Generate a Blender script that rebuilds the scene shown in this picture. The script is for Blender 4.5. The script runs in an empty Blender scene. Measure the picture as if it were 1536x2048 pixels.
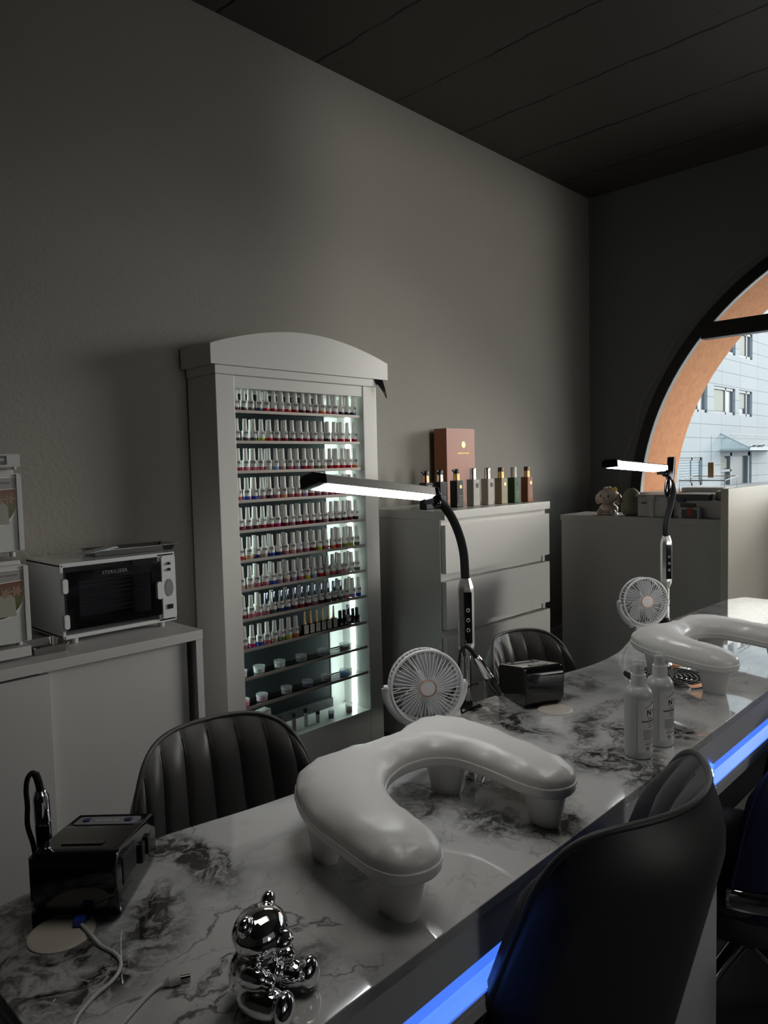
import bpy, bmesh, math, random
from mathutils import Vector, Matrix
random.seed(7)
PI = math.pi
C = bpy.context.scene.collection
sc = bpy.context.scene

# ---------------------------------------------------------------- camera
cam_d = bpy.data.cameras.new('camera')
cam_d.sensor_fit = 'VERTICAL'; cam_d.sensor_height = 36.0; cam_d.lens = 1458.54 * 36 / 2048
cam_d.clip_start = 0.02; cam_d.clip_end = 300
cam = bpy.data.objects.new('camera', cam_d); C.objects.link(cam)
yaw, pitch, roll = math.radians(44.05), math.radians(-3.609), math.radians(-1.377)
f = Vector((math.cos(yaw)*math.cos(pitch), math.sin(yaw)*math.cos(pitch), math.sin(pitch)))
r = f.cross(Vector((0, 0, 1))).normalized(); u = r.cross(f)
r2 = r*math.cos(roll) + u*math.sin(roll); u2 = -r*math.sin(roll) + u*math.cos(roll)
cm = Matrix((r2, u2, -f)).transposed().to_4x4(); cm.translation = Vector((0, 0, 1.19))
cam.matrix_world = cm
sc.camera = cam

# ---------------------------------------------------------------- light
sc.view_settings.view_transform = 'Standard'; sc.view_settings.look = 'None'
sc.view_settings.exposure = 0.0; sc.view_settings.gamma = 1.0; sc.view_settings.use_curve_mapping = False
w = bpy.data.worlds.new('sky'); sc.world = w; w.use_nodes = True
bg = w.node_tree.nodes['Background']; bg.inputs[0].default_value = (0.80, 0.90, 1.0, 1); bg.inputs[1].default_value = 1.5
def area(name, loc, rot, sx, sy, e, col, spread=PI):
    l = bpy.data.lights.new(name, 'AREA'); l.shape = 'RECTANGLE'; l.size = sx; l.size_y = sy; l.energy = e; l.color = col; l.spread = spread
    o = bpy.data.objects.new(name, l); C.objects.link(o); o.location = loc; o.rotation_euler = rot; return o
sun = bpy.data.lights.new('hazy_low_sun', 'SUN'); sun.energy = 2.2; sun.angle = math.radians(22); sun.color = (1.0, 0.96, 0.88)
so = bpy.data.objects.new('hazy_low_sun', sun); C.objects.link(so)
so.rotation_euler = Vector((.85, -.46, .19)).to_track_quat('Z', 'Y').to_euler()
# daylight through the tall shop front in the wall on the right, outside the picture
area('shopfront_daylight', (3.02, -2.95, 1.50), (math.radians(90), 0, 0), 1.95, 2.68, 3.9, (1.0, 0.975, 0.92), math.radians(9))
area('shopfront_haze', (2.3, -2.96, 1.7), (math.radians(90), 0, 0), 3.0, 2.3, 4.0, (1.0, 0.98, 0.94), math.radians(42))  # added wide panel that softens the left edge of the daylight beam
area('shopfront_skylight', (1.2, -2.94, 1.5), (math.radians(90), 0, 0), 3.2, 1.8, 1.8, (0.93, 0.96, 1.0))  # added broad fill, grading the wall light off towards the left
area('overhead_desk_fill', (1.1, 0.55, 2.80), (0, 0, 0), 1.2, .8, 1.8, (1.0, .96, .90), math.radians(75))  # added overhead fill that brightens the arm rest and desk, not a fixture
sc.cycles.use_denoising = True
sc.cycles.max_bounces = 8; sc.cycles.glossy_bounces = 5; sc.cycles.transparent_max_bounces = 12; sc.cycles.transmission_bounces = 6
sc.cycles.caustics_reflective = False; sc.cycles.caustics_refractive = False

# ---------------------------------------------------------------- materials
def mat(name, col, rough=0.5, metal=0.0, spec=0.5, emit=None, es=0.0, coat=0.0, trans=0.0, alpha=1.0, bump=None, var=None, ior=None):
    m = bpy.data.materials.new(name); m.use_nodes = True
    nt = m.node_tree; b = nt.nodes['Principled BSDF']
    b.inputs['Base Color'].default_value = (*col, 1); b.inputs['Roughness'].default_value = rough
    b.inputs['Metallic'].default_value = metal; b.inputs['Specular IOR Level'].default_value = spec
    b.inputs['Coat Weight'].default_value = coat; b.inputs['Coat Roughness'].default_value = 0.05
    b.inputs['Transmission Weight'].default_value = trans; b.inputs['Alpha'].default_value = alpha
    if ior: b.inputs['IOR'].default_value = ior
    if emit: b.inputs['Emission Color'].default_value = (*emit, 1); b.inputs['Emission Strength'].default_value = es
    tc = nt.nodes.new('ShaderNodeTexCoord')
    if bump:
        sc_, st, det = bump
        n = nt.nodes.new('ShaderNodeTexNoise'); n.inputs['Scale'].default_value = sc_; n.inputs['Detail'].default_value = det
        bp = nt.nodes.new('ShaderNodeBump'); bp.inputs['Strength'].default_value = st; bp.inputs['Distance'].default_value = 0.004
        nt.links.new(tc.outputs['Object'], n.inputs['Vector']); nt.links.new(n.outputs['Fac'], bp.inputs['Height'])
        nt.links.new(bp.outputs['Normal'], b.inputs['Normal'])
    if var:
        sc_, c2 = var
        n = nt.nodes.new('ShaderNodeTexNoise'); n.inputs['Scale'].default_value = sc_; n.inputs['Detail'].default_value = 4
        cr = nt.nodes.new('ShaderNodeValToRGB'); cr.color_ramp.elements[0].color = (*col, 1); cr.color_ramp.elements[1].color = (*c2, 1)
        cr.color_ramp.elements[0].position = 0.35; cr.color_ramp.elements[1].position = 0.7
        nt.links.new(tc.outputs['Object'], n.inputs['Vector']); nt.links.new(n.outputs['Fac'], cr.inputs['Fac'])
        nt.links.new(cr.outputs['Color'], b.inputs['Base Color'])
    return m
def thin_glass(name, tint=(1, 1, 1), refl=0.12, rough=0.02):
    m = bpy.data.materials.new(name); m.use_nodes = True; nt = m.node_tree; nt.nodes.clear()
    out = nt.nodes.new('ShaderNodeOutputMaterial'); mx = nt.nodes.new('ShaderNodeMixShader')
    t = nt.nodes.new('ShaderNodeBsdfTransparent'); t.inputs[0].default_value = (*tint, 1)
    g = nt.nodes.new('ShaderNodeBsdfGlossy'); g.inputs['Roughness'].default_value = rough
    lw = nt.nodes.new('ShaderNodeLayerWeight'); lw.inputs['Blend'].default_value = refl
    nt.links.new(lw.outputs['Fresnel'], mx.inputs[0]); nt.links.new(t.outputs[0], mx.inputs[1]); nt.links.new(g.outputs[0], mx.inputs[2])
    nt.links.new(mx.outputs[0], out.inputs[0]); return m

M = {}
M['wall'] = mat('textured_grey_wall_paint', (0.235, 0.222, 0.195), 0.75, bump=(85, 0.55, 3), var=(1.5, (0.25, 0.236, 0.208)))
M['wall2'] = mat('smooth_grey_wall_paint', (0.21, 0.215, 0.215), 0.7, bump=(120, 0.15, 2))
M['floor'] = mat('dark_floor', (0.05, 0.05, 0.055), 0.25, var=(3, (0.07, 0.07, 0.075)))
M['white'] = mat('white_lacquer', (0.64, 0.63, 0.60), 0.3)
M['white_gloss'] = mat('white_gloss_acrylic', (0.70, 0.71, 0.72), 0.06, coat=0.5)
M['white_matt'] = mat('white_melamine', (0.54, 0.53, 0.52), 0.45)
M['grey_panel'] = mat('grey_white_panel', (0.50, 0.50, 0.48), 0.5)
M['cream'] = mat('cream_counter_panel', (0.64, 0.61, 0.53), 0.4)
M['black'] = mat('black_plastic', (0.012, 0.012, 0.013), 0.3)
M['black_gloss'] = mat('black_gloss_plastic', (0.006, 0.006, 0.007), 0.08, coat=0.6)
M['rubber'] = mat('black_rubber', (0.010, 0.010, 0.011), 0.7, spec=.25, bump=(300, 0.2, 2))
M['silver'] = mat('brushed_aluminium', (0.72, 0.70, 0.66), 0.32, metal=1.0)
M['chrome'] = mat('chrome', (0.86, 0.86, 0.87), 0.04, metal=1.0)
M['steel'] = mat('polished_steel', (0.55, 0.53, 0.50), 0.18, metal=1.0)
M['leather'] = mat('dark_grey_leatherette', (0.075, 0.070, 0.068), 0.40, bump=(900, 0.03, 2))
M['leather_b'] = mat('black_leatherette', (0.058, 0.057, 0.056), 0.45, bump=(900, 0.03, 2))
M['stitch'] = mat('dark_seam', (0.015, 0.015, 0.015), 0.8)
M['pad'] = mat('white_soft_leatherette', (0.90, 0.89, 0.86), 0.30, spec=0.5, bump=(900, 0.01, 2))
M['padleg'] = mat('white_satin_plastic', (0.72, 0.71, 0.69), 0.4)
M['fanw'] = mat('white_fan_plastic', (0.78, 0.78, 0.78), 0.25)
M['fanclear'] = mat('milky_fan_blade_plastic', (0.62, 0.63, 0.65), 0.2)
M['copper'] = mat('rose_copper', (0.80, 0.38, 0.25), 0.15, metal=1.0)
M['lampled'] = mat('white_led_panel', (1, 1, 1), 0.5, emit=(0.96, 0.98, 1.0), es=14.0)
M['dispLED'] = mat('cool_led_strip', (1, 1, 1), 0.5, emit=(0.76, 1.0, 0.95), es=15.0)
M['blueled'] = mat('blue_led_diffuser', (0.2, 0.3, 1), 0.5, emit=(0.06, 0.19, 0.86), es=1.0)
M['bluewhite'] = mat('bright_led_dot', (1, 1, 1), 0.5, emit=(0.55, 0.75, 1.0), es=8)
M['glass'] = thin_glass('clear_glass', (0.93, 0.96, 0.95), 0.18)
def milky(name, tint, dif, mixf):
    m = bpy.data.materials.new(name); m.use_nodes = True; nt = m.node_tree; nt.nodes.clear()
    out = nt.nodes.new('ShaderNodeOutputMaterial'); mx = nt.nodes.new('ShaderNodeMixShader'); mx.inputs[0].default_value = mixf
    t = nt.nodes.new('ShaderNodeBsdfTransparent'); t.inputs[0].default_value = (*tint, 1)
    g = nt.nodes.new('ShaderNodeBsdfPrincipled'); g.inputs['Base Color'].default_value = (*dif, 1); g.inputs['Roughness'].default_value = .08
    nt.links.new(t.outputs[0], mx.inputs[1]); nt.links.new(g.outputs[0], mx.inputs[2]); nt.links.new(mx.outputs[0], out.inputs[0]); return m
M['lidclear'] = milky('clear_jar_lid', (.95, .96, .96), (.75, .77, .78), .38)
M['jarglass'] = milky('clear_jar_wall', (.96, .97, .97), (.7, .72, .73), .14)
M['pane'] = thin_glass('window_glass', (0.97, 0.98, 0.98), 0.06)
M['darkglass'] = thin_glass('smoked_door_glass', (0.74, 0.74, 0.78), 0.10)
M['acryl'] = thin_glass('clear_acrylic', (0.90, 0.92, 0.92), 0.3, 0.08)
M['black_frame'] = mat('black_window_frame', (0.010, 0.010, 0.011), 0.45)
M['bead'] = mat('pale_glazing_bead', (0.4, 0.4, 0.38), 0.3)
M['orange'] = mat('orange_render', (0.86, 0.40, 0.19), 0.9, bump=(60, 0.6, 4), var=(22, (0.78, 0.34, 0.155)))
M['label'] = mat('white_paper_label', (0.74, 0.73, 0.71), 0.5)
M['ink'] = mat('black_ink', (0.02, 0.02, 0.02), 0.6)
M['ink_grey'] = mat('grey_ink', (0.25, 0.25, 0.25), 0.6)
M['gold'] = mat('gold_foil', (0.66, 0.43, 0.17), 0.38, metal=.7)
M['cap'] = mat('white_satin_cap', (0.70, 0.69, 0.66), 0.35)
M['shelflip'] = mat('shelf_metal_lip', (0.32, 0.29, 0.26), 0.4, metal=0.4)
M['mirror_dark'] = mat('dark_backing', (0.016, 0.020, 0.023), 0.5, spec=.2)
M['cable'] = mat('white_cable_rubber', (0.62, 0.62, 0.60), 0.4)
M['blueplug'] = mat('blue_plastic', (0.03, 0.06, 0.45), 0.4)

def marble():
    m = bpy.data.materials.new('grey_white_marble'); m.use_nodes = True; nt = m.node_tree; N = nt.nodes; L = nt.links
    b = N['Principled BSDF']; b.inputs['Roughness'].default_value = 0.07; b.inputs['Coat Weight'].default_value = 1.0; b.inputs['Coat Roughness'].default_value = 0.015
    tc = N.new('ShaderNodeTexCoord')
    def noise(s, d, r=0.6, vec=None, dist=0.0):
        n = N.new('ShaderNodeTexNoise'); n.inputs['Scale'].default_value = s; n.inputs['Detail'].default_value = d
        n.inputs['Roughness'].default_value = r; n.inputs['Distortion'].default_value = dist
        L.new(vec if vec else tc.outputs['Object'], n.inputs['Vector']); return n
    def math_(op, a, b_=None, cl=False):
        n = N.new('ShaderNodeMath'); n.operation = op; n.use_clamp = cl
        for k, v in enumerate((a, b_)):
            if v is None: continue
            if isinstance(v, (int, float)): n.inputs[k].default_value = v
            else: L.new(v, n.inputs[k])
        return n.outputs[0]
    wn = noise(5.5, 5, 0.6)
    vm = N.new('ShaderNodeVectorMath'); vm.operation = 'MULTIPLY_ADD'; L.new(wn.outputs['Color'], vm.inputs[0])
    vm.inputs[1].default_value = (0.13, 0.13, 0.13); L.new(tc.outputs['Object'], vm.inputs[2])
    warped = vm.outputs[0]
    # dark breccia patches: positions on the slab, edges broken by noise
    patches = [(1.03, .86, .05, .03, -10, .9), (1.22, .58, .05, .03, 30, .8), (1.10, .50, .06, .02, 10, .9), (.74, .67, .03, .03, 0, .7), (1.36, .68, .05, .018, -10, .55), (0.455, .830, .028, .085, 12, .9), (0.37, .735, .03, .05, -35, .85), (0.275, .70, .05, .05, 30, .8), (0.245, .80, .05, .12, 10, .75),
               (0.40, .545, .05, .022, 0, .75), (1.16, .83, .035, .11, -20, 1.0), (1.28, .80, .06, .02, -25, .8), (0.905, .62, .035, .065, 25, 1.0),
               (0.80, .57, .04, .05, 0, .85), (0.855, .50, .05, .03, 25, 1.0), (1.02, .60, .07, .02, 10, .6), (1.09, .555, .045, .055, 10, .85), (1.27, .53, .06, .035, 0, .8),
               (1.19, .66, .09, .02, 15, .7), (0.79, .70, .03, .05, 10, .8), (1.45, .80, .06, .03, 0, .55), (1.85, .68, .10, .05, 0, .7), (2.2, .6, .12, .05, 10, .7),
               (1.50, .58, .05, .02, 40, .5), (0.60, .62, .02, .05, -20, .45), (2.6, .7, .2, .06, 0, .7)]
    acc = None
    for (px, py, rx, ry, a, s) in patches:
        mp = N.new('ShaderNodeMapping'); mp.vector_type = 'TEXTURE'
        mp.inputs['Location'].default_value = (px + .065, py + .065, 0); mp.inputs['Rotation'].default_value = (0, 0, math.radians(a)); mp.inputs['Scale'].default_value = (rx, ry, 100)
        L.new(warped, mp.inputs['Vector'])
        ln = N.new('ShaderNodeVectorMath'); ln.operation = 'LENGTH'; L.new(mp.outputs[0], ln.inputs[0])
        v = math_('MULTIPLY', math_('SUBTRACT', 1.75, ln.outputs['Value'], True), s)
        acc = v if acc is None else math_('MAXIMUM', acc, v)
    n1 = noise(26, 9, 0.68, warped, 1.2)
    n1s = math_('MULTIPLY', math_('SUBTRACT', n1.outputs['Fac'], 0.41), 6.5, True)
    # hard broken texture within the patches
    dark = math_('MULTIPLY', acc, math_('ADD', n1s, 0.28), True)
    # fine veins
    def vein(s, wdt, vec, off):
        n = noise(s, 6, 0.5, vec, 0.6)
        a = math_('ABSOLUTE', math_('SUBTRACT', n.outputs['Fac'], off))
        return math_('SUBTRACT', 1.0, math_('DIVIDE', a, wdt), True)
    v1 = vein(3.2, 0.0075, warped, 0.5); v2 = vein(7.5, 0.0065, warped, 0.47); v3 = vein(2.0, 0.05, tc.outputs['Object'], 0.52)
    gate = noise(4.5, 3, 0.5); gs = math_('MULTIPLY', math_('SUBTRACT', gate.outputs['Fac'], 0.42), 5.0, True)
    veins = math_('MULTIPLY', math_('MAXIMUM', v1, math_('MULTIPLY', v2, 0.45)), gs)
    soft = math_('MULTIPLY', v3, 0.30)
    tot = math_('MAXIMUM', dark, math_('MULTIPLY', veins, 0.85)); tot = math_('MAXIMUM', tot, soft)
    cl = noise(6, 6, 0.55)
    base = N.new('ShaderNodeValToRGB'); base.color_ramp.elements[0].color = (0.32, 0.33, 0.34, 1); base.color_ramp.elements[1].color = (0.68, 0.68, 0.67, 1)
    base.color_ramp.elements[0].position = 0.30; base.color_ramp.elements[1].position = 0.52; L.new(cl.outputs['Fac'], base.inputs['Fac'])
    mx = N.new('ShaderNodeMix'); mx.data_type = 'RGBA'
    L.new(tot, mx.inputs['Factor']); L.new(base.outputs['Color'], mx.inputs['A']); mx.inputs['B'].default_value = (0.035, 0.032, 0.030, 1)
    L.new(mx.outputs['Result'], b.inputs['Base Color'])
    return m
M['marble'] = marble()

def ceiling_mat():
    m = bpy.data.materials.new('black_board_marked_ceiling'); m.use_nodes = True; nt = m.node_tree; N = nt.nodes; L = nt.links
    b = N['Principled BSDF']; b.inputs['Roughness'].default_value = 0.6
    tc = N.new('ShaderNodeTexCoord'); sx = N.new('ShaderNodeSeparateXYZ'); L.new(tc.outputs['Object'], sx.inputs[0])
    def mt(op, a, b_=None, cl=False):
        n = N.new('ShaderNodeMath'); n.operation = op; n.use_clamp = cl
        for k, v in enumerate((a, b_)):
            if v is None: continue
            if isinstance(v, (int, float)): n.inputs[k].default_value = v
            else: L.new(v, n.inputs[k])
        return n.outputs[0]
    ed = N.new('ShaderNodeTexNoise'); ed.inputs['Scale'].default_value = 9; ed.inputs['Detail'].default_value = 3; L.new(tc.outputs['Object'], ed.inputs['Vector'])
    x = mt('ADD', sx.outputs[0], mt('MULTIPLY', mt('SUBTRACT', ed.outputs['Fac'], 0.5), 0.03))
    fr = mt('FRACT', mt('DIVIDE', mt('SUBTRACT', x, 3.057 - 4.8), 0.48))
    d = mt('ABSOLUTE', mt('SUBTRACT', fr, 0.5)); line = mt('MULTIPLY', mt('SUBTRACT', d, 0.484), 120, True)
    mp = N.new('ShaderNodeMapping'); mp.inputs['Scale'].default_value = (6, 0.9, 1); L.new(tc.outputs['Object'], mp.inputs['Vector'])
    g = N.new('ShaderNodeTexNoise'); g.inputs['Scale'].default_value = 2.4; g.inputs['Detail'].default_value = 4; L.new(mp.outputs[0], g.inputs['Vector'])
    line = mt('MULTIPLY', line, mt('MULTIPLY', mt('SUBTRACT', g.outputs['Fac'], 0.36), 8, True))
    mp2 = N.new('ShaderNodeMapping'); mp2.inputs['Scale'].default_value = (30, 4, 1); L.new(tc.outputs['Object'], mp2.inputs['Vector'])
    sp = N.new('ShaderNodeTexNoise'); sp.inputs['Scale'].default_value = 1.6; sp.inputs['Detail'].default_value = 5; L.new(mp2.outputs[0], sp.inputs['Vector'])
    spk = mt('MULTIPLY', mt('SUBTRACT', sp.outputs['Fac'], 0.72), 14, True)
    t = mt('MAXIMUM', line, spk)
    mx = N.new('ShaderNodeMix'); mx.data_type = 'RGBA'; L.new(t, mx.inputs['Factor'])
    mx.inputs['A'].default_value = (0.095, 0.083, 0.070, 1); mx.inputs['B'].default_value = (0.004, 0.004, 0.004, 1)
    L.new(mx.outputs['Result'], b.inputs['Base Color'])
    bp = N.new('ShaderNodeBump'); bp.inputs['Strength'].default_value = 0.5; bp.inputs['Distance'].default_value = 0.006
    L.new(mt('SUBTRACT', 1.0, t), bp.inputs['Height']); L.new(bp.outputs['Normal'], b.inputs['Normal'])
    return m
M['ceiling'] = ceiling_mat()

def facade_mat():
    m = bpy.data.materials.new('pale_stone_facade'); m.use_nodes = True; nt = m.node_tree; N = nt.nodes; L = nt.links
    b = N['Principled BSDF']; b.inputs['Roughness'].default_value = 0.7
    tc = N.new('ShaderNodeTexCoord'); mp = N.new('ShaderNodeMapping'); mp.inputs['Rotation'].default_value = (math.radians(90), 0, 0)
    L.new(tc.outputs['Object'], mp.inputs['Vector'])
    br = N.new('ShaderNodeTexBrick'); br.offset = 0.0; br.inputs['Scale'].default_value = 1.0; br.inputs['Brick Width'].default_value = 3.2; br.inputs['Row Height'].default_value = 0.78
    br.inputs['Mortar Size'].default_value = 0.022; br.inputs['Color1'].default_value = (0.40, 0.44, 0.46, 1); br.inputs['Color2'].default_value = (0.43, 0.47, 0.48, 1)
    br.inputs['Mortar'].default_value = (0.20, 0.23, 0.25, 1)
    L.new(mp.outputs[0], br.inputs['Vector']); L.new(br.outputs['Color'], b.inputs['Base Color']); return m
M['facade'] = facade_mat()

# ---------------------------------------------------------------- mesh helpers
def T(x=0, y=0, z=0): return Matrix.Translation((x, y, z))
def RX(a): return Matrix.Rotation(math.radians(a), 4, 'X')
def RY(a): return Matrix.Rotation(math.radians(a), 4, 'Y')
def RZ(a): return Matrix.Rotation(math.radians(a), 4, 'Z')
def newbm(): return bmesh.new()
def bx(bm, x0, x1, y0, y1, z0, z1, bev=0.0, m=None, seg=2):
    t = bmesh.new(); bmesh.ops.create_cube(t, size=1.0)
    for v in t.verts: v.co = Vector(((x0+x1)/2 + v.co.x*(x1-x0), (y0+y1)/2 + v.co.y*(y1-y0), (z0+z1)/2 + v.co.z*(z1-z0)))
    if bev > 0: bmesh.ops.bevel(t, geom=list(t.edges), offset=bev, segments=seg, profile=0.6, affect='EDGES')
    merge(bm, t, m); return bm
def merge(bm, t, m=None):
    mp = {}
    for v in t.verts: mp[v] = bm.verts.new(m @ v.co if m else v.co)
    for fc in t.faces:
        try: bm.faces.new([mp[v] for v in fc.verts])
        except ValueError: pass
    t.free()
def lathe(bm, prof, seg=24, m=None, sx=1.0, sy=1.0, cap=True):
    rings = []
    for (rr, z) in prof:
        ring = []
        for i in range(seg):
            a = 2*PI*i/seg; co = Vector((rr*math.cos(a)*sx, rr*math.sin(a)*sy, z)); ring.append(bm.verts.new(m @ co if m else co))
        rings.append(ring)
    for a, b in zip(rings, rings[1:]):
        for i in range(seg): bm.faces.new((a[i], a[(i+1) % seg], b[(i+1) % seg], b[i]))
    if cap:
        bm.faces.new(list(reversed(rings[0]))); bm.faces.new(rings[-1])
    return bm
def torus(bm, R_, r_, seg=48, rs=8, m=None, sq=1.0):
    rings = []
    for i in range(seg):
        a = 2*PI*i/seg; ring = []
        for j in range(rs):
            b = 2*PI*j/rs; co = Vector(((R_+r_*math.cos(b))*math.cos(a), (R_+r_*math.cos(b))*math.sin(a), r_*sq*math.sin(b)))
            ring.append(bm.verts.new(m @ co if m else co))
        rings.append(ring)
    for i in range(seg):
        a, b = rings[i], rings[(i+1) % seg]
        for j in range(rs): bm.faces.new((a[j], b[j], b[(j+1) % rs], a[(j+1) % rs]))
def catmull(pts, n=8, closed=False):
    P = [Vector(p) for p in pts]; out = []; L_ = len(P)
    rng = range(L_) if closed else range(L_-1)
    for i in rng:
        p0 = P[(i-1) % L_] if closed or i > 0 else P[0]*2-P[1]
        p1 = P[i]; p2 = P[(i+1) % L_]
        p3 = P[(i+2) % L_] if closed or i+2 < L_ else P[-1]*2-P[-2]
        for k in range(n):
            t = k/n
            out.append(0.5*((2*p1) + (p2-p0)*t + (2*p0-5*p1+4*p2-p3)*t*t + (3*p1-p0-3*p2+p3)*t**3))
    if not closed: out.append(P[-1].copy())
    return out
def tube(bm, pts, rad, seg=10, m=None, flat=None):
    pts = [Vector(p) for p in pts]; n = len(pts); rings = []
    rads = rad if isinstance(rad, (list, tuple)) else [rad]*n
    d0 = (pts[1]-pts[0]).normalized(); up = Vector((0, 0, 1)) if abs(d0.z) < 0.9 else Vector((1, 0, 0))
    nx = d0.cross(up).normalized()
    for i, p in enumerate(pts):
        d = (pts[min(i+1, n-1)]-pts[max(i-1, 0)]).normalized()
        nx = (nx - d*nx.dot(d)).normalized(); ny = d.cross(nx)
        ring = []
        for j in range(seg):
            a = 2*PI*j/seg; co = p + (nx*math.cos(a) + ny*math.sin(a)*(flat or 1))*rads[i]
            ring.append(bm.verts.new(m @ co if m else co))
        rings.append(ring)
    for a, b in zip(rings, rings[1:]):
        for j in range(seg): bm.faces.new((a[j], a[(j+1) % seg], b[(j+1) % seg], b[j]))
    bm.faces.new(list(reversed(rings[0]))); bm.faces.new(rings[-1])
    return bm
def prism(bm, outline, d0, d1, axis='z', m=None, bev=0.0):
    """extrude a 2-D outline; axis z: (x,y); axis y: (x,z); axis x: (y,z)"""
    def P(p, d):
        return {'z': Vector((p[0], p[1], d)), 'y': Vector((p[0], d, p[1])), 'x': Vector((d, p[0], p[1]))}[axis]
    t = bmesh.new()
    a = [t.verts.new(P(p, d0)) for p in outline]; b = [t.verts.new(P(p, d1)) for p in outline]
    n = len(a)
    t.faces.new(a); t.faces.new(list(reversed(b)))
    for i in range(n): t.faces.new((a[i], b[i], b[(i+1) % n], a[(i+1) % n]))
    bmesh.ops.recalc_face_normals(t, faces=list(t.faces))
    if bev > 0:
        es = [e for e in t.edges if abs(P((0, 0), 1).dot(e.verts[0].co - e.verts[1].co)) < 1e-7] if False else [e for e in t.edges if len(e.link_faces) == 2 and (len(e.link_faces[0].verts) > 4 or len(e.link_faces[1].verts) > 4)]
        bmesh.ops.bevel(t, geom=es, offset=bev, segments=2, profile=0.6, affect='EDGES')
    merge(bm, t, m); return bm
def sphere(bm, c, rx, ry=None, rz=None, m=None, u_=20, v_=12):
    t = bmesh.new(); bmesh.ops.create_uvsphere(t, u_segments=u_, v_segments=v_, radius=1.0)
    ry = ry or rx; rz = rz or rx
    for v in t.verts: v.co = Vector((c[0]+v.co.x*rx, c[1]+v.co.y*ry, c[2]+v.co.z*rz))
    merge(bm, t, m); return bm
def rrect(x0, x1, y0, y1, rad, n=5):
    pts = []
    for cx_, cy_, a0 in ((x1-rad, y1-rad, 0), (x0+rad, y1-rad, 90), (x0+rad, y0+rad, 180), (x1-rad, y0+rad, 270)):
        for k in range(n+1):
            a = math.radians(a0 + 90*k/n); pts.append((cx_+rad*math.cos(a), cy_+rad*math.sin(a)))
    return pts
def obj(name, bm, m, parent=None, smooth=38, label=None, kind=None):
    me = bpy.data.meshes.new(name)
    bmesh.ops.recalc_face_normals(bm, faces=list(bm.faces)); bm.to_mesh(me); bm.free()
    for p in me.polygons: p.use_smooth = smooth > 0
    if smooth > 0: me.set_sharp_from_angle(angle=math.radians(smooth))
    if isinstance(m, (list, tuple)):
        for k in m: me.materials.append(k)
    else: me.materials.append(m)
    o = bpy.data.objects.new(name, me); C.objects.link(o)
    if 0 < smooth <= 40:
        wn_ = o.modifiers.new('weighted_normals', 'WEIGHTED_NORMAL'); wn_.keep_sharp = True; wn_.weight = 80
    if parent: o.parent = parent
    if label: o['label'] = label
    if kind: o['kind'] = kind
    return o
def thing(name, label, cat, loc=(0, 0, 0), rz=0, group=None):
    o = bpy.data.objects.new(name, None); o.empty_display_size = 0.05; C.objects.link(o)
    o.location = loc; o.rotation_euler = (0, 0, math.radians(rz)); o['label'] = label; o['category'] = cat
    if group: o['group'] = group
    return o
def tag(o, label, cat, group=None):
    o['label'] = label; o['category'] = cat
    if group: o['group'] = group
    return o
def struct(name, bm, m, smooth=0, parent=None):
    o = obj(name, bm, m, parent, smooth)
    if not parent: o['kind'] = 'structure'
    return o
def dup(root, loc=None, rz=None, label=None, group=None, only=None):
    def cp(o, par):
        c = o.copy(); C.objects.link(c)
        if par: c.parent = par
        for ch in list(o.children):
            if only and not any(ch.name.startswith(k) for k in only): continue
            cp(ch, c)
        return c
    rt = cp(root, None)
    if loc is not None: rt.location = loc
    if rz is not None: rt.rotation_euler = (0, 0, math.radians(rz))
    if label: rt['label'] = label
    if group: rt['group'] = group
    return rt
def text_bm(bm, s, size, m, depth=0.0003, align='CENTER', fn=None, bold=0.0, spacing=1.0):
    cu = bpy.data.curves.new('t', 'FONT'); cu.body = s; cu.size = size; cu.align_x = align; cu.align_y = 'CENTER'; cu.extrude = depth; cu.offset = bold; cu.space_character = spacing
    cu.resolution_u = 3
    o = bpy.data.objects.new('t', cu); C.objects.link(o)
    me = bpy.data.meshes.new_from_object(o)
    bpy.data.objects.remove(o); bpy.data.curves.remove(cu)
    vs = []
    for v in me.vertices:
        co = v.co.copy()
        if fn: co = fn(co)
        vs.append(bm.verts.new(m @ co if m else co))
    for p in me.polygons:
        try: bm.faces.new([vs[i] for i in p.vertices])
        except ValueError: pass
    bpy.data.meshes.remove(me)
    return bm
FR = RX(90)   # text plane facing -y, upright

# ---------------------------------------------------------------- room shell
X0, X1, Y0, Y1, H = -2.6, 4.4, -3.0, 2.36, 2.872
struct('floor', bx(newbm(), X0-.2, X1+.1, Y0-.2, Y1+.2, -.1, 0), M['floor'])
struct('ceiling', bx(newbm(), X0-.2, X1+.54, Y0-.2, Y1+.2, H, H+.15), M['ceiling'])
bm = newbm()
bx(bm, X0-.2, X1+.54, Y1, Y1+.2, 0, H)
struct('wall_left', bm, M['wall'])
struct('wall_back', bx(newbm(), X0-.2, X0, Y0-.2, Y1, 0, H), M['wall'])
struct('wall_right', bx(newbm(), X0, X1+.54, Y0-.2, Y0, 0, H), M['wall2'])
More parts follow.
